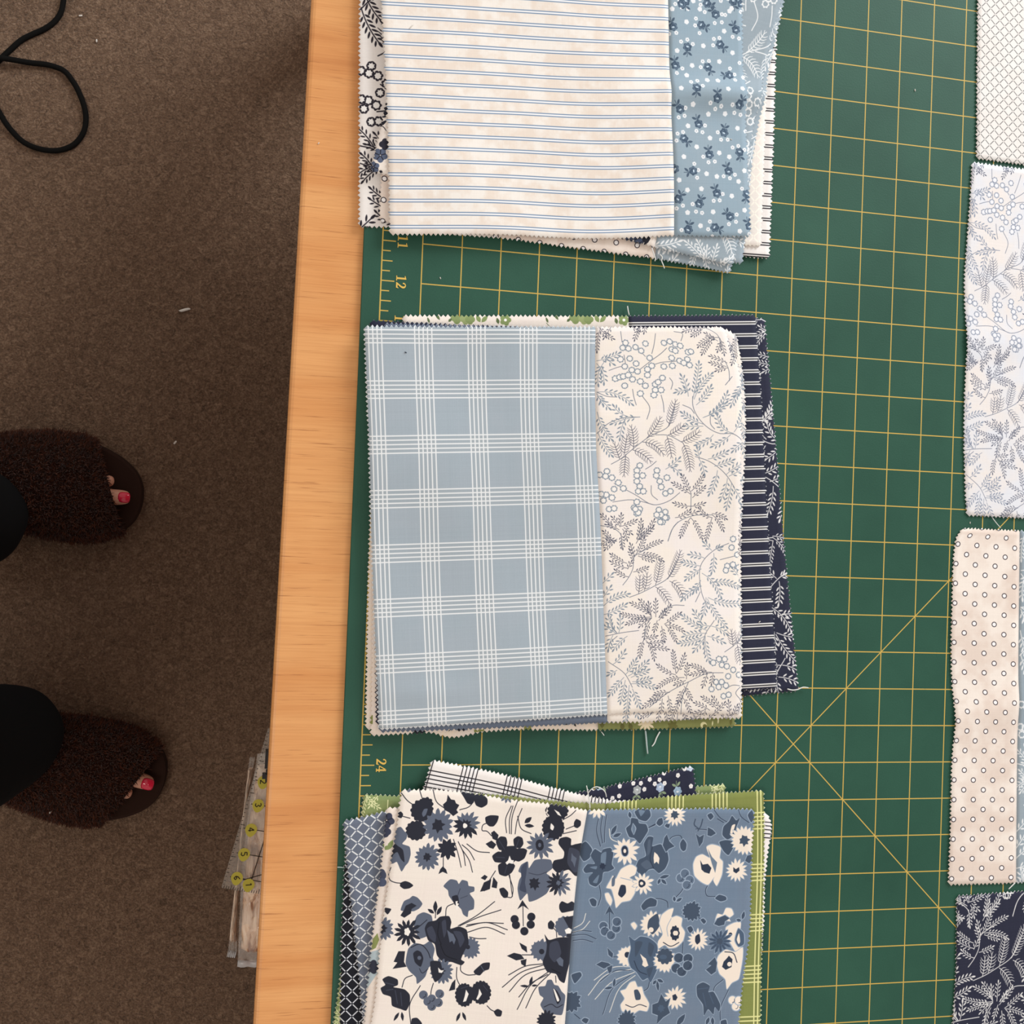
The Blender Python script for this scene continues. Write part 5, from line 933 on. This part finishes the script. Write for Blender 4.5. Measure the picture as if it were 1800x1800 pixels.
thread('long pale grey thread hanging below the middle stack', [(1134.5, 1284), (1136, 1300), (1137, 1312), (1138.5, 1325)], 0.0012, 0.0006, GREYT)
thread('slanted pale thread with a knot below the middle stack', [(1160, 1286), (1154, 1297), (1150, 1307), (1146, 1312)], 0.0012, 0.0005)
thread('short fuzzy thread end under the green floral seam', [(1057, 1286), (1060, 1290), (1062, 1293)], 0.0012, 0.0003)
thread('white thread trailing from the navy corner of the middle stack', [(1384, 1211), (1392, 1213), (1402, 1212), (1412, 1208), (1421, 1209)], 0.0026, 0.0004)
thread('white thread running up from the seam of the lower stack', [(1037, 1421), (1036, 1408), (1034, 1396), (1031, 1381)], 0.0072, 0.0004)
thread('white thread loop curling over the navy flower corner', [(1034, 1394), (1038, 1387), (1046, 1382), (1056, 1385), (1063, 1392), (1066, 1401)], 0.0072, 0.00035, COTTON, 0.002)
thread('white thread crossing the gap between pale sprigs and ring dots', [(1745, 911), (1752, 920), (1759, 928)], 0.0022, 0.0003)
thread('cream thread between the ring-dot block and the navy sprigs', [(1784, 1552), (1779, 1557), (1773, 1563)], 0.0026, 0.0004)
thread('pale thread end poking out beside the slate lattice towards the wood', [(593, 1524.5), (598, 1524.5), (606, 1525.5)], 0.0016, 0.0003, GREYT)
def fleck(label, c, z, l, w, ang, mat=LINTM):
    p = at(c[0], c[1], z); bm = bmesh.new(); bmesh.ops.create_icosphere(bm, subdivisions=2, radius=1.0)
    r = np.random.RandomState(int(c[0]))
    for v in bm.verts: v.co = Vector((v.co.x * l / 2, v.co.y * w / 2 + 0.3 * w * math.sin(v.co.x * 2.2), (v.co.z + 0.9) * w / 3)) * (0.9 + 0.25 * r.rand())
    bmesh.ops.rotate(bm, verts=bm.verts, cent=(0, 0, 0), matrix=Matrix.Rotation(ang, 3, 'Z')); bmesh.ops.translate(bm, verts=bm.verts, vec=p)
    return tag(bm_obj('lint_fleck', bm, mat, None, True), label, 'lint', 'bits of lint')
def on_cloth(c, stack, k): a = at(c[0], c[1], 0.0055); return float(surf_z(stack, k, a[None, 0], a[None, 1])[0]) + 0.0001
fz = FLOOR_Z + 0.001
fleck('white scrap of fluff on the open carpet beside the table', (325, 545), fz, 0.014, 0.0035, 0.1)
fleck('tiny white lint speck on the carpet above the upper slipper toe', (308, 778), fz, 0.005, 0.003, 0.4)
fleck('tiny white speck on the carpet right of the black cord bend', (142, 28), fz, 0.004, 0.0025, -0.5)
fleck('tiny white speck on the carpet above the cord loop', (170, 72), fz, 0.0035, 0.0025, 0.9)
fleck('white lint speck on the green mat near the number 12', (774, 489), 0.0, 0.0012, 0.0008, 1.3)
fleck('white lint speck on the green mat between top stack and far column', (1608, 159), 0.0, 0.0016, 0.0009, 1.1)
fleck('white lint speck on the mat above the ring-dot corner', (1705, 919), 0.0, 0.0016, 0.0007, 1.2)
fleck('white lint scrap lying on the navy double stripes', (1335, 1093), on_cloth((1335, 1093), 2, 1), 0.0016, 0.0007, 0.2)
fleck('dark lint speck on the blue plaid', (713, 619.5), on_cloth((713, 619.5), 2, 6), 0.0014, 0.0007, -0.9, DARKL)
fleck('pale speck on the bare wood of the table edge', (560, 252), -0.003, 0.0012, 0.0009, 0.2)
fleck('white thread scrap on the striped cream panel', (723, 47), on_cloth((723, 47), 1, 6), 0.0042, 0.0006, 0.75)
fleck('white lint scrap on the dusty blue rose panel', (1285, 245), on_cloth((1285, 245), 1, 6), 0.0015, 0.0006, -0.7)

# ------------------------------------------------------------------ black cord on the carpet
CORD = simple('black_cord_sleeve', (14, 13, 12), 0.85, 0.1); cr = 0.0034
pp = [(118, -90), (114, -30), (111, 5), (106, 24), (96, 38), (80, 50), (58, 60), (40, 69), (20, 86), (3, 102), (-16, 122), (-22, 145), (-14, 172), (0, 200), (18, 227), (42, 250), (75, 263), (105, 264), (130, 254), (147, 232), (151, 205), (144, 175), (128, 143), (112, 124), (92, 116), (50, 111), (12, 107), (-30, 103), (-80, 108)]
P = atl(pp, FLOOR_Z + cr); P[-4:, 2] += [0.002, 0.0066, 0.0066, 0.001]
tag(tube('power_cord', P, cr, CORD, None, 12, 8), 'black power cord looped on the brown carpet', 'cord')

# ------------------------------------------------------------------ things on the lower shelf that stick out past the table edge
def clear_plastic(name, col, rough, alpha):
    m, N, K, b = new_mat(name); b.inputs['Base Color'].default_value = L4(col); b.inputs['Roughness'].default_value = rough; b.inputs['Specular IOR Level'].default_value = 0.6
    b.inputs['Alpha'].default_value = alpha; return m
ACRYL = clear_plastic('clear_acrylic', (226, 220, 208), 0.12, 0.16); INK = simple('ruler_black_ink', (52, 42, 32), 0.6, 0.2); LIME = simple('lime_ruler_dots', (190, 182, 66), 0.5, 0.3)
ZR = -0.378
def rz(pts, dz=0.0): return atl(pts, ZR + dz)
RO = rz([(471, 1281), (389, 1561), (470, 1574), (560, 1588), (566, 1270)])
c0 = RO.mean(0); ruler = empty('triangle_ruler', (c0[0], c0[1], ZR)); tag(ruler, 'clear acrylic quilting ruler with lime number dots sticking out from under the table', 'ruler')
prism('ruler_plate', RO[:, :2], ZR - 0.0028, ZR, ACRYL, ruler, 0.0004, 1)
def ink_mesh(name, quads, mat, parent, label=None):
    V = []; F = []
    for q in quads: n = len(V); V += list(q); F.append(tuple(range(n, n + len(q))))
    o = mesh_obj(name, V, F, mat, parent, False); return tag(o, label)
def seg(a, b, w, dz=0.0001):
    a, b = rz([a, b], dz); d = b - a; nn = np.array([-d[1], d[0], 0]); nn = nn / np.linalg.norm(nn) * w / 2; return [a - nn, b - nn, b + nn, a + nn]
Q = []
e0, e1 = np.array((471, 1281.0)), np.array((389, 1561.0)); e2 = np.array((470, 1574.0))
for i in range(1, 40):
    t = i / 40; a = e0 + (e1 - e0) * t; d = np.array((0.985, 0.16)) * (9 if i % 8 == 0 else 6 if i % 4 == 0 else 3.6); Q.append(seg(a + (1, .2), a + d, 0.0006))
for i in range(1, 20):
    a = e1 + (e2 - e1) * i / 20; Q.append(seg(a, a + np.array((1.4, -5.0)) * (1.6 if i % 4 == 0 else 1), 0.0006))
for c in ((461, 1373), (453, 1415), (440, 1457.5), (428, 1501), (416, 1543)): Q.append(seg((c[0] - 12, c[1] - 2), (c[0] + 50, c[1] + 8), 0.0008))
Q += [seg((441, 1550), (476, 1440), 0.0009), seg((427, 1547), (476, 1533), 0.0009)]
ink_mesh('ruler_markings', Q, INK, ruler, 'dark ruled lines and ticks')
DIG = {'2': [[(0, .8), (.3, 1), (.6, .8), (.5, .5), (0, 0), (.65, 0)]], '3': [[(0, .9), (.35, 1), (.6, .78), (.3, .55), (.62, .25), (.35, 0), (0, .1)]], '4': [[(.45, 0), (.45, 1), (0, .3), (.65, .3)]], '5': [[(.6, 1), (.08, 1), (.05, .6), (.4, .62), (.62, .32), (.4, 0), (0, .1)]], '6': [[(.55, 1), (.15, .7), (.02, .3), (.3, 0), (.6, .25), (.35, .5), (.06, .3)]], '1': [[(.1, .8), (.35, 1), (.35, 0)]]}
for ch, c in (('2', (463, 1374)), ('3', (454, 1415)), ('4', (441.5, 1458)), ('5', (429, 1501)), ('6', (416.5, 1543)), ('1', (437, 1555))):
    ctr = rz([c], 0.0002)[0]; th = np.linspace(0, 6.283, 25)[:-1]; rr = 0.0055 * (1 + 0.32 * np.maximum(0, np.cos(th + 1.75))**6)
    ring_ = [ctr + np.array([r_ * math.cos(t), r_ * math.sin(t), 0]) for t, r_ in zip(th, rr)]
    o = mesh_obj('number_dot', ring_, [tuple(range(24))], LIME, ruler, False)
    ux, uy = np.array((0.0, -1.0, 0)), np.array((1.0, 0.05, 0)); Q = []
    for pl in DIG[ch]:
        for a, b in zip(pl[:-1], pl[1:]):
            A = ctr + (ux * (a[0] - .3) + uy * (a[1] - .5)) * 0.0055 + [0, 0, 0.0003]; B = ctr + (ux * (b[0] - .3) + uy * (b[1] - .5)) * 0.0055 + [0, 0, 0.0003]
            d = B - A; nn = np.array([-d[1], d[0], 0]); nn = nn / (np.linalg.norm(nn) + 1e-9) * 0.00042; Q.append([A - nn, B - nn, B + nn, A + nn])
    o2 = ink_mesh('digit', Q, INK, o)
def fill_material():
    m, N, K, b = new_mat('beige_folded_cloth'); g = G(N, K); n = g.noise(g.mapping(g.coord(), (90, 22, 30), rot=(0, 0, 0.15)), 1.0, 3, 0.6, 1.5)
    K.new(g.ramp(n, [(0.36, (150, 104, 76)), (0.46, (226, 192, 162)), (0.60, (250, 226, 202))]), b.inputs['Base Color']); b.inputs['Roughness'].default_value = 0.7  # dark brown streaks paint the shade of the folds into the cloth colour
    K.new(g.bump(n, 0.5, 0.004), b.inputs['Normal']); return m
# two soft packets in crinkled clear film under the ruler
FILM = clear_plastic('crinkled_clear_film', (244, 238, 230), 0.09, 0.20); FILL = fill_material()
def packet(label, left, right, ztop, thick, seed, name='plastic_packet', fill=FILL):
    """pillow of folded cloth between two rows of measured points (left and right side, top to bottom), wrapped in film with sealed ends"""
    Lp, Rp = atl(left, ztop), atl(right, ztop); c = (Lp.mean(0) + Rp.mean(0)) / 2; root = empty(name, (c[0], c[1], ztop - thick)); tag(root, label, 'packet')
    r = np.random.RandomState(seed); nu, nv = 14, 46
    for part, mat, grow, amp in (('folded_cloth', fill, 0.90, 0.0034), ('clear_film', FILM, 1.0, 0.0046)):
        V = []; F = []; ph = r.rand(8) * 6.28
        for side in (1, -1):
            for j in range(nv + 1):
                t = j / nv; tt = 0.06 + 0.88 * t if part == 'folded_cloth' else t
                l, q = spline(Lp, np.array([tt]))[0], spline(Rp, np.array([tt]))[0]; m = (l + q) / 2
                for i in range(nu + 1):
                    s = (i / nu * 2 - 1) * grow; p = m + (q - l) / 2 * s
                    env = (1 - abs(s)**3.0) * min(1, 9 * tt, 9 * (1 - tt))**0.7
                    cr_ = amp * (math.sin(9 * s + 14 * tt + ph[0]) * math.sin(31 * tt - 4 * s + ph[1]) + 0.7 * math.sin(23 * s - 37 * tt + ph[2]) + 0.6 * abs(math.sin(13 * s + 19 * tt + ph[3])))
                    V.append(p + np.array([0, 0, -thick / 2 + side * (thick / 2 * env * (0.92 if part == 'folded_cloth' else 1.0)) + cr_ * (0.4 + 0.6 * env) * (1 if side > 0 else 0.3)]))
        n1 = (nu + 1) * (nv + 1)
        for sd in (0, 1):
            for j in range(nv):
                for i in range(nu):
                    a = sd * n1 + j * (nu + 1) + i; f_ = (a, a + 1, a + nu + 2, a + nu + 1); F.append(f_ if sd else f_[::-1])
        for j in range(nv):
            for i in (0, nu):
                a = j * (nu + 1) + i; F.append((a, a + nu + 1, a + nu + 1 + n1, a + n1) if i == 0 else (a, a + n1, a + n1 + nu + 1, a + nu + 1))
        for j in (0, nv):
            for i in range(nu):
                a = j * (nu + 1) + i; F.append((a, a + n1, a + n1 + 1, a + 1) if j == 0 else (a, a + 1, a + n1 + 1, a + n1))
        mesh_obj(part, V, F, mat, root)
    e0_, e1_ = Lp[-1], Rp[-1]; d = (e1_ - e0_); dn = np.array([d[1], -d[0], 0]); dn = dn / np.linalg.norm(dn) * 0.0065; V = []; F = []
    for i in range(17):
        p = e0_ + d * i / 16
        for k in range(3): V.append(p + dn * k / 2 + [0, 0, -thick / 2 + 0.0014 * math.sin(i * 1.9 + k + seed)])
    F = [(a * 3 + k, a * 3 + k + 1, a * 3 + k + 4, a * 3 + k + 3) for a in range(16) for k in range(2)]
    o = mesh_obj('sealed_end', V, F, SEAL, root); so = o.modifiers.new('film', 'SOLIDIFY'); so.thickness = 0.0006
SEAL = simple('white_sealed_film', (190, 188, 188), 0.3, 0.6)
packet('crinkled clear packet of beige cloth lying under the quilting ruler, nearer the table', [(452, 1330), (434, 1450), (423, 1560), (419, 1640), (417, 1699)], [(520, 1330), (522, 1450), (522, 1560), (520, 1640), (516, 1699)], -0.383, 0.030, 3)
packet('slim clear packet of beige cloth, its end nearest the slippers, beside the wider packet', [(438, 1335), (428, 1420), (415, 1540), (407, 1610), (400, 1678)], [(448, 1335), (434, 1420), (422, 1540), (417, 1610), (416, 1680)], -0.402, 0.022, 5)
PLB = simple('black_plastic', (14, 14, 16), 0.35, 0.5)
cp = at(470, 1346, -0.355); clip = empty('black_clip', tuple(cp)); tag(clip, 'black plastic clip poking out from under the wooden table edge onto the ruler', 'clip')
bx = at(465.5, 1346, -0.355)
boxpart('jaw', (bx[0] + 0.018, bx[1] + 0.004, -0.366), (0.036, 0.022, 0.020), PLB, clip, 0.003); boxpart('handle', (bx[0] + 0.018, bx[1] - 0.0115, -0.364), (0.040, 0.011, 0.012), PLB, clip, 0.003)

# ------------------------------------------------------------------ the person at the table: legs in dark trousers, open-toe slippers
SKIN, SN, SK, sb = new_mat('skin'); sb.inputs['Base Color'].default_value = L4((206, 150, 124)); sb.inputs['Roughness'].default_value = 0.5; sb.inputs['Subsurface Weight'].default_value = 0.1; sb.inputs['Subsurface Radius'].default_value = (0.01, 0.004, 0.002)
NAIL = simple('red_nail_varnish', (214, 30, 66), 0.15, 0.6); CLOTH = simple('near_black_trouser_cloth', (20, 21, 22), 0.9, 0.1); SOLE = simple('dark_slipper_sole', (46, 30, 24), 0.9, 0.1); UPPER = simple('brown_slipper_lining', (44, 25, 18), 0.95, 0.05)
m, N, K, b = new_mat('brown_slipper_fur'); g = G(N, K); K.new(g.ramp(g.noise(g.coord(), 160, 2, 0.5), [(0.35, (50, 23, 14)), (0.65, (88, 47, 28))]), b.inputs['Base Color']); b.inputs['Roughness'].default_value = 0.9; b.inputs['Specular IOR Level'].default_value = 0.1; b.inputs['Sheen Weight'].default_value = 0.2; FUR = m
person = empty('person', (-0.47, -0.60, FLOOR_Z)); tag(person, 'person standing at the table in dark trousers and fluffy brown open-toe slippers, red toenails', 'person')
SOLE_T = 0.024
class Foot:
    def __init__(s, tip, ang, medial):
        """tip: photo point of the slipper's toe end; ang: heading of the toes (0 = +x, towards the table); medial: +1 when the big toe lies on the +y side"""
        s.a, s.m = ang, medial; s.u = np.array([math.cos(ang), math.sin(ang)]); s.n = np.array([-s.u[1], s.u[0]]) * medial
        s.h = at(tip[0], tip[1], FLOOR_Z + SOLE_T)[:2] - s.u * 0.258
    def w(s, x, y, z): return np.array([*(s.h + s.u * x + s.n * y), FLOOR_Z + z])
    # half widths of the sole on the medial and lateral side along its length
    XS = np.array([0, .012, .035, .07, .11, .15, .185, .215, .237, .249, .256, .258]); ME = np.array([.004, .024, .038, .045, .050, .057, .060, .056, .046, .034, .018, .002]); LA = np.array([.004, .024, .038, .048, .058, .064, .063, .053, .040, .028, .014, .002])
def slipper(F):
    root = empty('slipper', tuple(F.w(0.13, 0, 0))); root.parent = person; root.matrix_parent_inverse = Matrix.Translation(-Vector(person.location))
    q = np.linspace(0, 0.258, 30); me, la = np.interp(q, F.XS, F.ME), np.interp(q, F.XS, F.LA)
    half = lambda Y: spline(np.stack([F.XS, Y], 1), np.linspace(0, 1, 44))
    ol = [F.w(x, y, 0)[:2] for x, y in half(F.ME)] + [F.w(x, -y, 0)[:2] for x, y in half(F.LA)[::-1]][1:-1]
    if F.m < 0: ol = ol[::-1]
    prism('sole', np.array(ol)[::-1], FLOOR_Z, FLOOR_Z + SOLE_T, SOLE, root, 0.004, 2)
    # upper: an arched band from the instep to the open toe, its front edge slanting back on the little-toe side
    nu, nv = 18, 16; V = []; Fc = []
    def up(i, j, k):
        a = math.pi * j / nv; c = math.cos(a); sd = (c + 1) / 2                     # sd 1 = medial
        x0 = 0.066 + 0.016 * (1 - sd); x1 = 0.198 + 0.044 * sd**0.7; t = i / nu; x = x0 + (x1 - x0) * t
        me_, la_ = np.interp(x, F.XS, F.ME) + 0.004, np.interp(x, F.XS, F.LA) + 0.004; y = (me_ - la_) / 2 + (me_ + la_) / 2 * c
        h = (0.082 - 0.040 * t) * math.sin(a)**0.70 if 0 < j < nv else 0.0
        edge = 1.0 - 0.10 * abs(2 * t - 1)**6
        return F.w(x, y * (1 + k), SOLE_T * 0.55 + h * edge + k * 0.05)
    for k in (0.0, -0.10):
        for i in range(nu + 1):
            for j in range(nv + 1): V.append(up(i, j, k))
    n1 = (nu + 1) * (nv + 1)
    for sd in (0, 1):
        for i in range(nu):
            for j in range(nv):
                a = sd * n1 + i * (nv + 1) + j; Fc.append((a, a + nv + 1, a + nv + 2, a + 1))
    for i in (0, nu):
        for j in range(nv): a = i * (nv + 1) + j; Fc.append((a, a + 1, a + 1 + n1, a + n1))
    upper = mesh_obj('upper', V, Fc, UPPER, root)
    # fur: short bent hairs over the upper
    r = np.random.RandomState(5 + int(F.m)); HV = []; HF = []
    for h in range(13000):
        i, j = r.rand() * nu, 0.2 + r.rand() * (nv - 0.4); p = up(i, j, 0); e = 0.25
        du, dv = up(min(nu, i + e), j, 0) - up(max(0, i - e), j, 0), up(i, j + e, 0) - up(i, j - e, 0); nn = np.cross(du, dv); nn /= np.linalg.norm(nn) + 1e-9
        ctr = F.w(0.15, 0, 0.0)
        if nn @ (p - ctr) < 0: nn = -nn
        d = nn + r.randn(3) * 0.55 + np.array([*F.u, 0]) * 0.25; d /= np.linalg.norm(d); l = 0.003 + 0.0045 * r.rand(); sd = np.cross(d, r.randn(3)); sd = sd / np.linalg.norm(sd) * 0.0006
        n0 = len(HV); bend = r.randn(3) * l * 0.2
        HV += [p - sd, p + sd, p + d * l * 0.6 + sd * .7 + bend * .4, p + d * l * 0.6 - sd * .7 + bend * .4, p + d * l + bend]; HF += [(n0, n0 + 1, n0 + 2, n0 + 3), (n0 + 3, n0 + 2, n0 + 4)]
    fur = mesh_obj('fur', HV, HF, FUR, root); fur['kind'] = 'stuff'; return root
FL = Foot((250, 872), math.radians(-3), -1); FRt = Foot((287, 1384), math.radians(-15), 1)
for F in (FL, FRt): slipper(F)
# body: one skin from the hips down to the toes
SV, SE, SR = [], [], []
def sv(p, r, par=None):
    SV.append(tuple(p)); SR.append(r)
    if par is not None: SE.append((par, len(SV) - 1))
    return len(SV) - 1
hip = sv((-0.50, -0.60, 0.14), 0.085); sv((-0.50, -0.60, 0.22), 0.085, hip)
NP = []
for F, yh in ((FL, -0.51), (FRt, -0.69)):
    an = F.w(0.046, -0.004 * F.m, 0.10); th_ = sv((-0.49, yh, 0.05), 0.070, hip); kn = sv((-0.462, (yh + an[1]) / 2, -0.30), 0.052, th_); ca = sv((an[0] - 0.012, an[1] * .8 + yh * .2, -0.50), 0.048, kn); ak = sv(an, 0.026, ca)
    hl = sv(F.w(0.026, 0, 0.046), 0.024, ak); md = sv(F.w(0.12, 0.002, 0.050), 0.022, ak)
    for k, (y, x1, r0, r1) in enumerate(((0.006, 0.244, .0115, .0100), (-0.013, 0.232, .0085, .0074), (-0.027, 0.210, .0074, .0066), (-0.038, 0.194, .0072, .0064), (-0.047, 0.180, .0072, .0064))):
        b0 = sv(F.w(0.172 - 0.004 * k, y * 0.9, 0.038 - .001 * k), .0125 - .0008 * k, md); b1 = sv(F.w((0.172 + x1) / 2, y, 0.037 - 0.001 * k), r0, b0); b2 = sv(F.w(x1 - 0.006, y - 0.002, 0.036 - 0.001 * k), r1, b1)
        if k == 0: sv(F.w(x1 + 0.002, y - 0.003, 0.035), r1 * 0.72, b2); NP.append((F, x1, y))
me = bpy.data.meshes.new('body'); me.from_pydata(SV, SE, []); body = bpy.data.objects.new('body', me); COL.objects.link(body); me.materials.append(SKIN)
body.modifiers.new('skin', 'SKIN')
for i, r_ in enumerate(SR): me.skin_vertices[0].data[i].radius = (r_, r_)
me.skin_vertices[0].data[0].use_root = True
ss = body.modifiers.new('smooth', 'SUBSURF'); ss.levels = ss.render_levels = 2
body.parent = person; body.matrix_parent_inverse = Matrix.Translation(-Vector(person.location))
for F, x1, y in NP:
    V = []; Fc = []; nr, ns = 5, 16
    for i in range(nr + 1):
        for j in range(ns):
            r_ = i / nr; a = 6.283 * j / ns; dx, dy = 0.0078 * r_ * math.cos(a), 0.0072 * r_ * math.sin(a)
            sq = 1 / max(abs(math.cos(a))**4 + abs(math.sin(a))**4, 1e-6)**0.25; dx *= sq * .9; dy *= sq * .9
            V.append(F.w(x1 - 0.0045 + dx, y - 0.002 + dy, 0.0462 - 70 * dy * dy - 26 * dx * dx - 0.10 * dx))
    for i in range(nr):
        for j in range(ns): Fc.append((i * ns + j, i * ns + (j + 1) % ns, (i + 1) * ns + (j + 1) % ns, (i + 1) * ns + j))
    o = mesh_obj('toenail', V, Fc, NAIL, person); o['label'] = 'red painted big toenail'; so = o.modifiers.new('thick', 'SOLIDIFY'); so.thickness = 0.001
# trousers: two wide legs that meet at the hips
def tube_rings(rings, n=40):
    V = []; F = []
    for k, (c, rx, ry, wob) in enumerate(rings):
        for j in range(n):
            a = 6.283185 * j / n; w_ = 1 + wob * (math.sin(3 * a + k) + 0.6 * math.sin(7 * a + 1.3 * k)); V.append((c[0] + rx * w_ * math.cos(a), c[1] + ry * w_ * math.sin(a), c[2]))
    for k in range(len(rings) - 1):
        for j in range(n): F.append((k * n + j, k * n + (j + 1) % n, (k + 1) * n + (j + 1) % n, (k + 1) * n + j))
    return V, F
V, Fc = [], []
def add_tube(rings):
    v, f_ = tube_rings(rings); n0 = len(V); V.extend(v); Fc.extend([tuple(i + n0 for i in q_) for q_ in f_]); return n0 + len(v) - 40
for F, yh, cuff in ((FL, -0.51, (-50, 910)), (FRt, -0.69, (14, 1293))):
    c = at(cuff[0], cuff[1], FLOOR_Z + 0.075); an = F.w(0.046, 0, 0.10)
    ca = np.array([an[0] - 0.012, an[1] * .8 + yh * .2, -0.50]); kn = np.array([-0.462, (yh + an[1]) / 2, -0.30]); th_ = np.array([-0.49, yh, 0.05])
    rings = [(c + [0, 0, -0.004], .0600, .0600, .02), (c, .0620, .0620, .02), (c + [-0.004, 0, .05], .0630, .0630, .022), (c * .55 + ca * .45 + [0, 0, .0], .0680, .0660, .02), (ca, .0720, .0700, .018), (kn, .0780, .0740, .015), (kn * .5 + th_ * .5, .094, .086, .01), (th_, .112, .094, .004), (np.array([-.497, yh * .75 - .60 * .25, .12]), .116, .098, 0)]
    add_tube(rings)
n0 = add_tube([(np.array([-.498, -.60, .045]), .112, .150, 0), (np.array([-.50, -.60, .10]), .126, .182, 0), (np.array([-.50, -.60, .17]), .124, .180, 0), (np.array([-.50, -.60, .24]), .112, .158, 0), (np.array([-.50, -.60, .295]), .106, .146, 0), (np.array([-.50, -.60, .300]), .100, .140, 0)])
Fc.append(tuple(range(n0, n0 + 40)))
tr = mesh_obj('trousers', V, Fc, CLOTH, person); so = tr.modifiers.new('cloth', 'SOLIDIFY'); so.thickness = 0.002; ss = tr.modifiers.new('smooth', 'SUBSURF'); ss.levels = ss.render_levels = 1
fleck('white speck of lint on the brown slipper nearest the bottom of the frame', (89, 1427), FLOOR_Z + 0.062, 0.0042, 0.0024, 0.5)
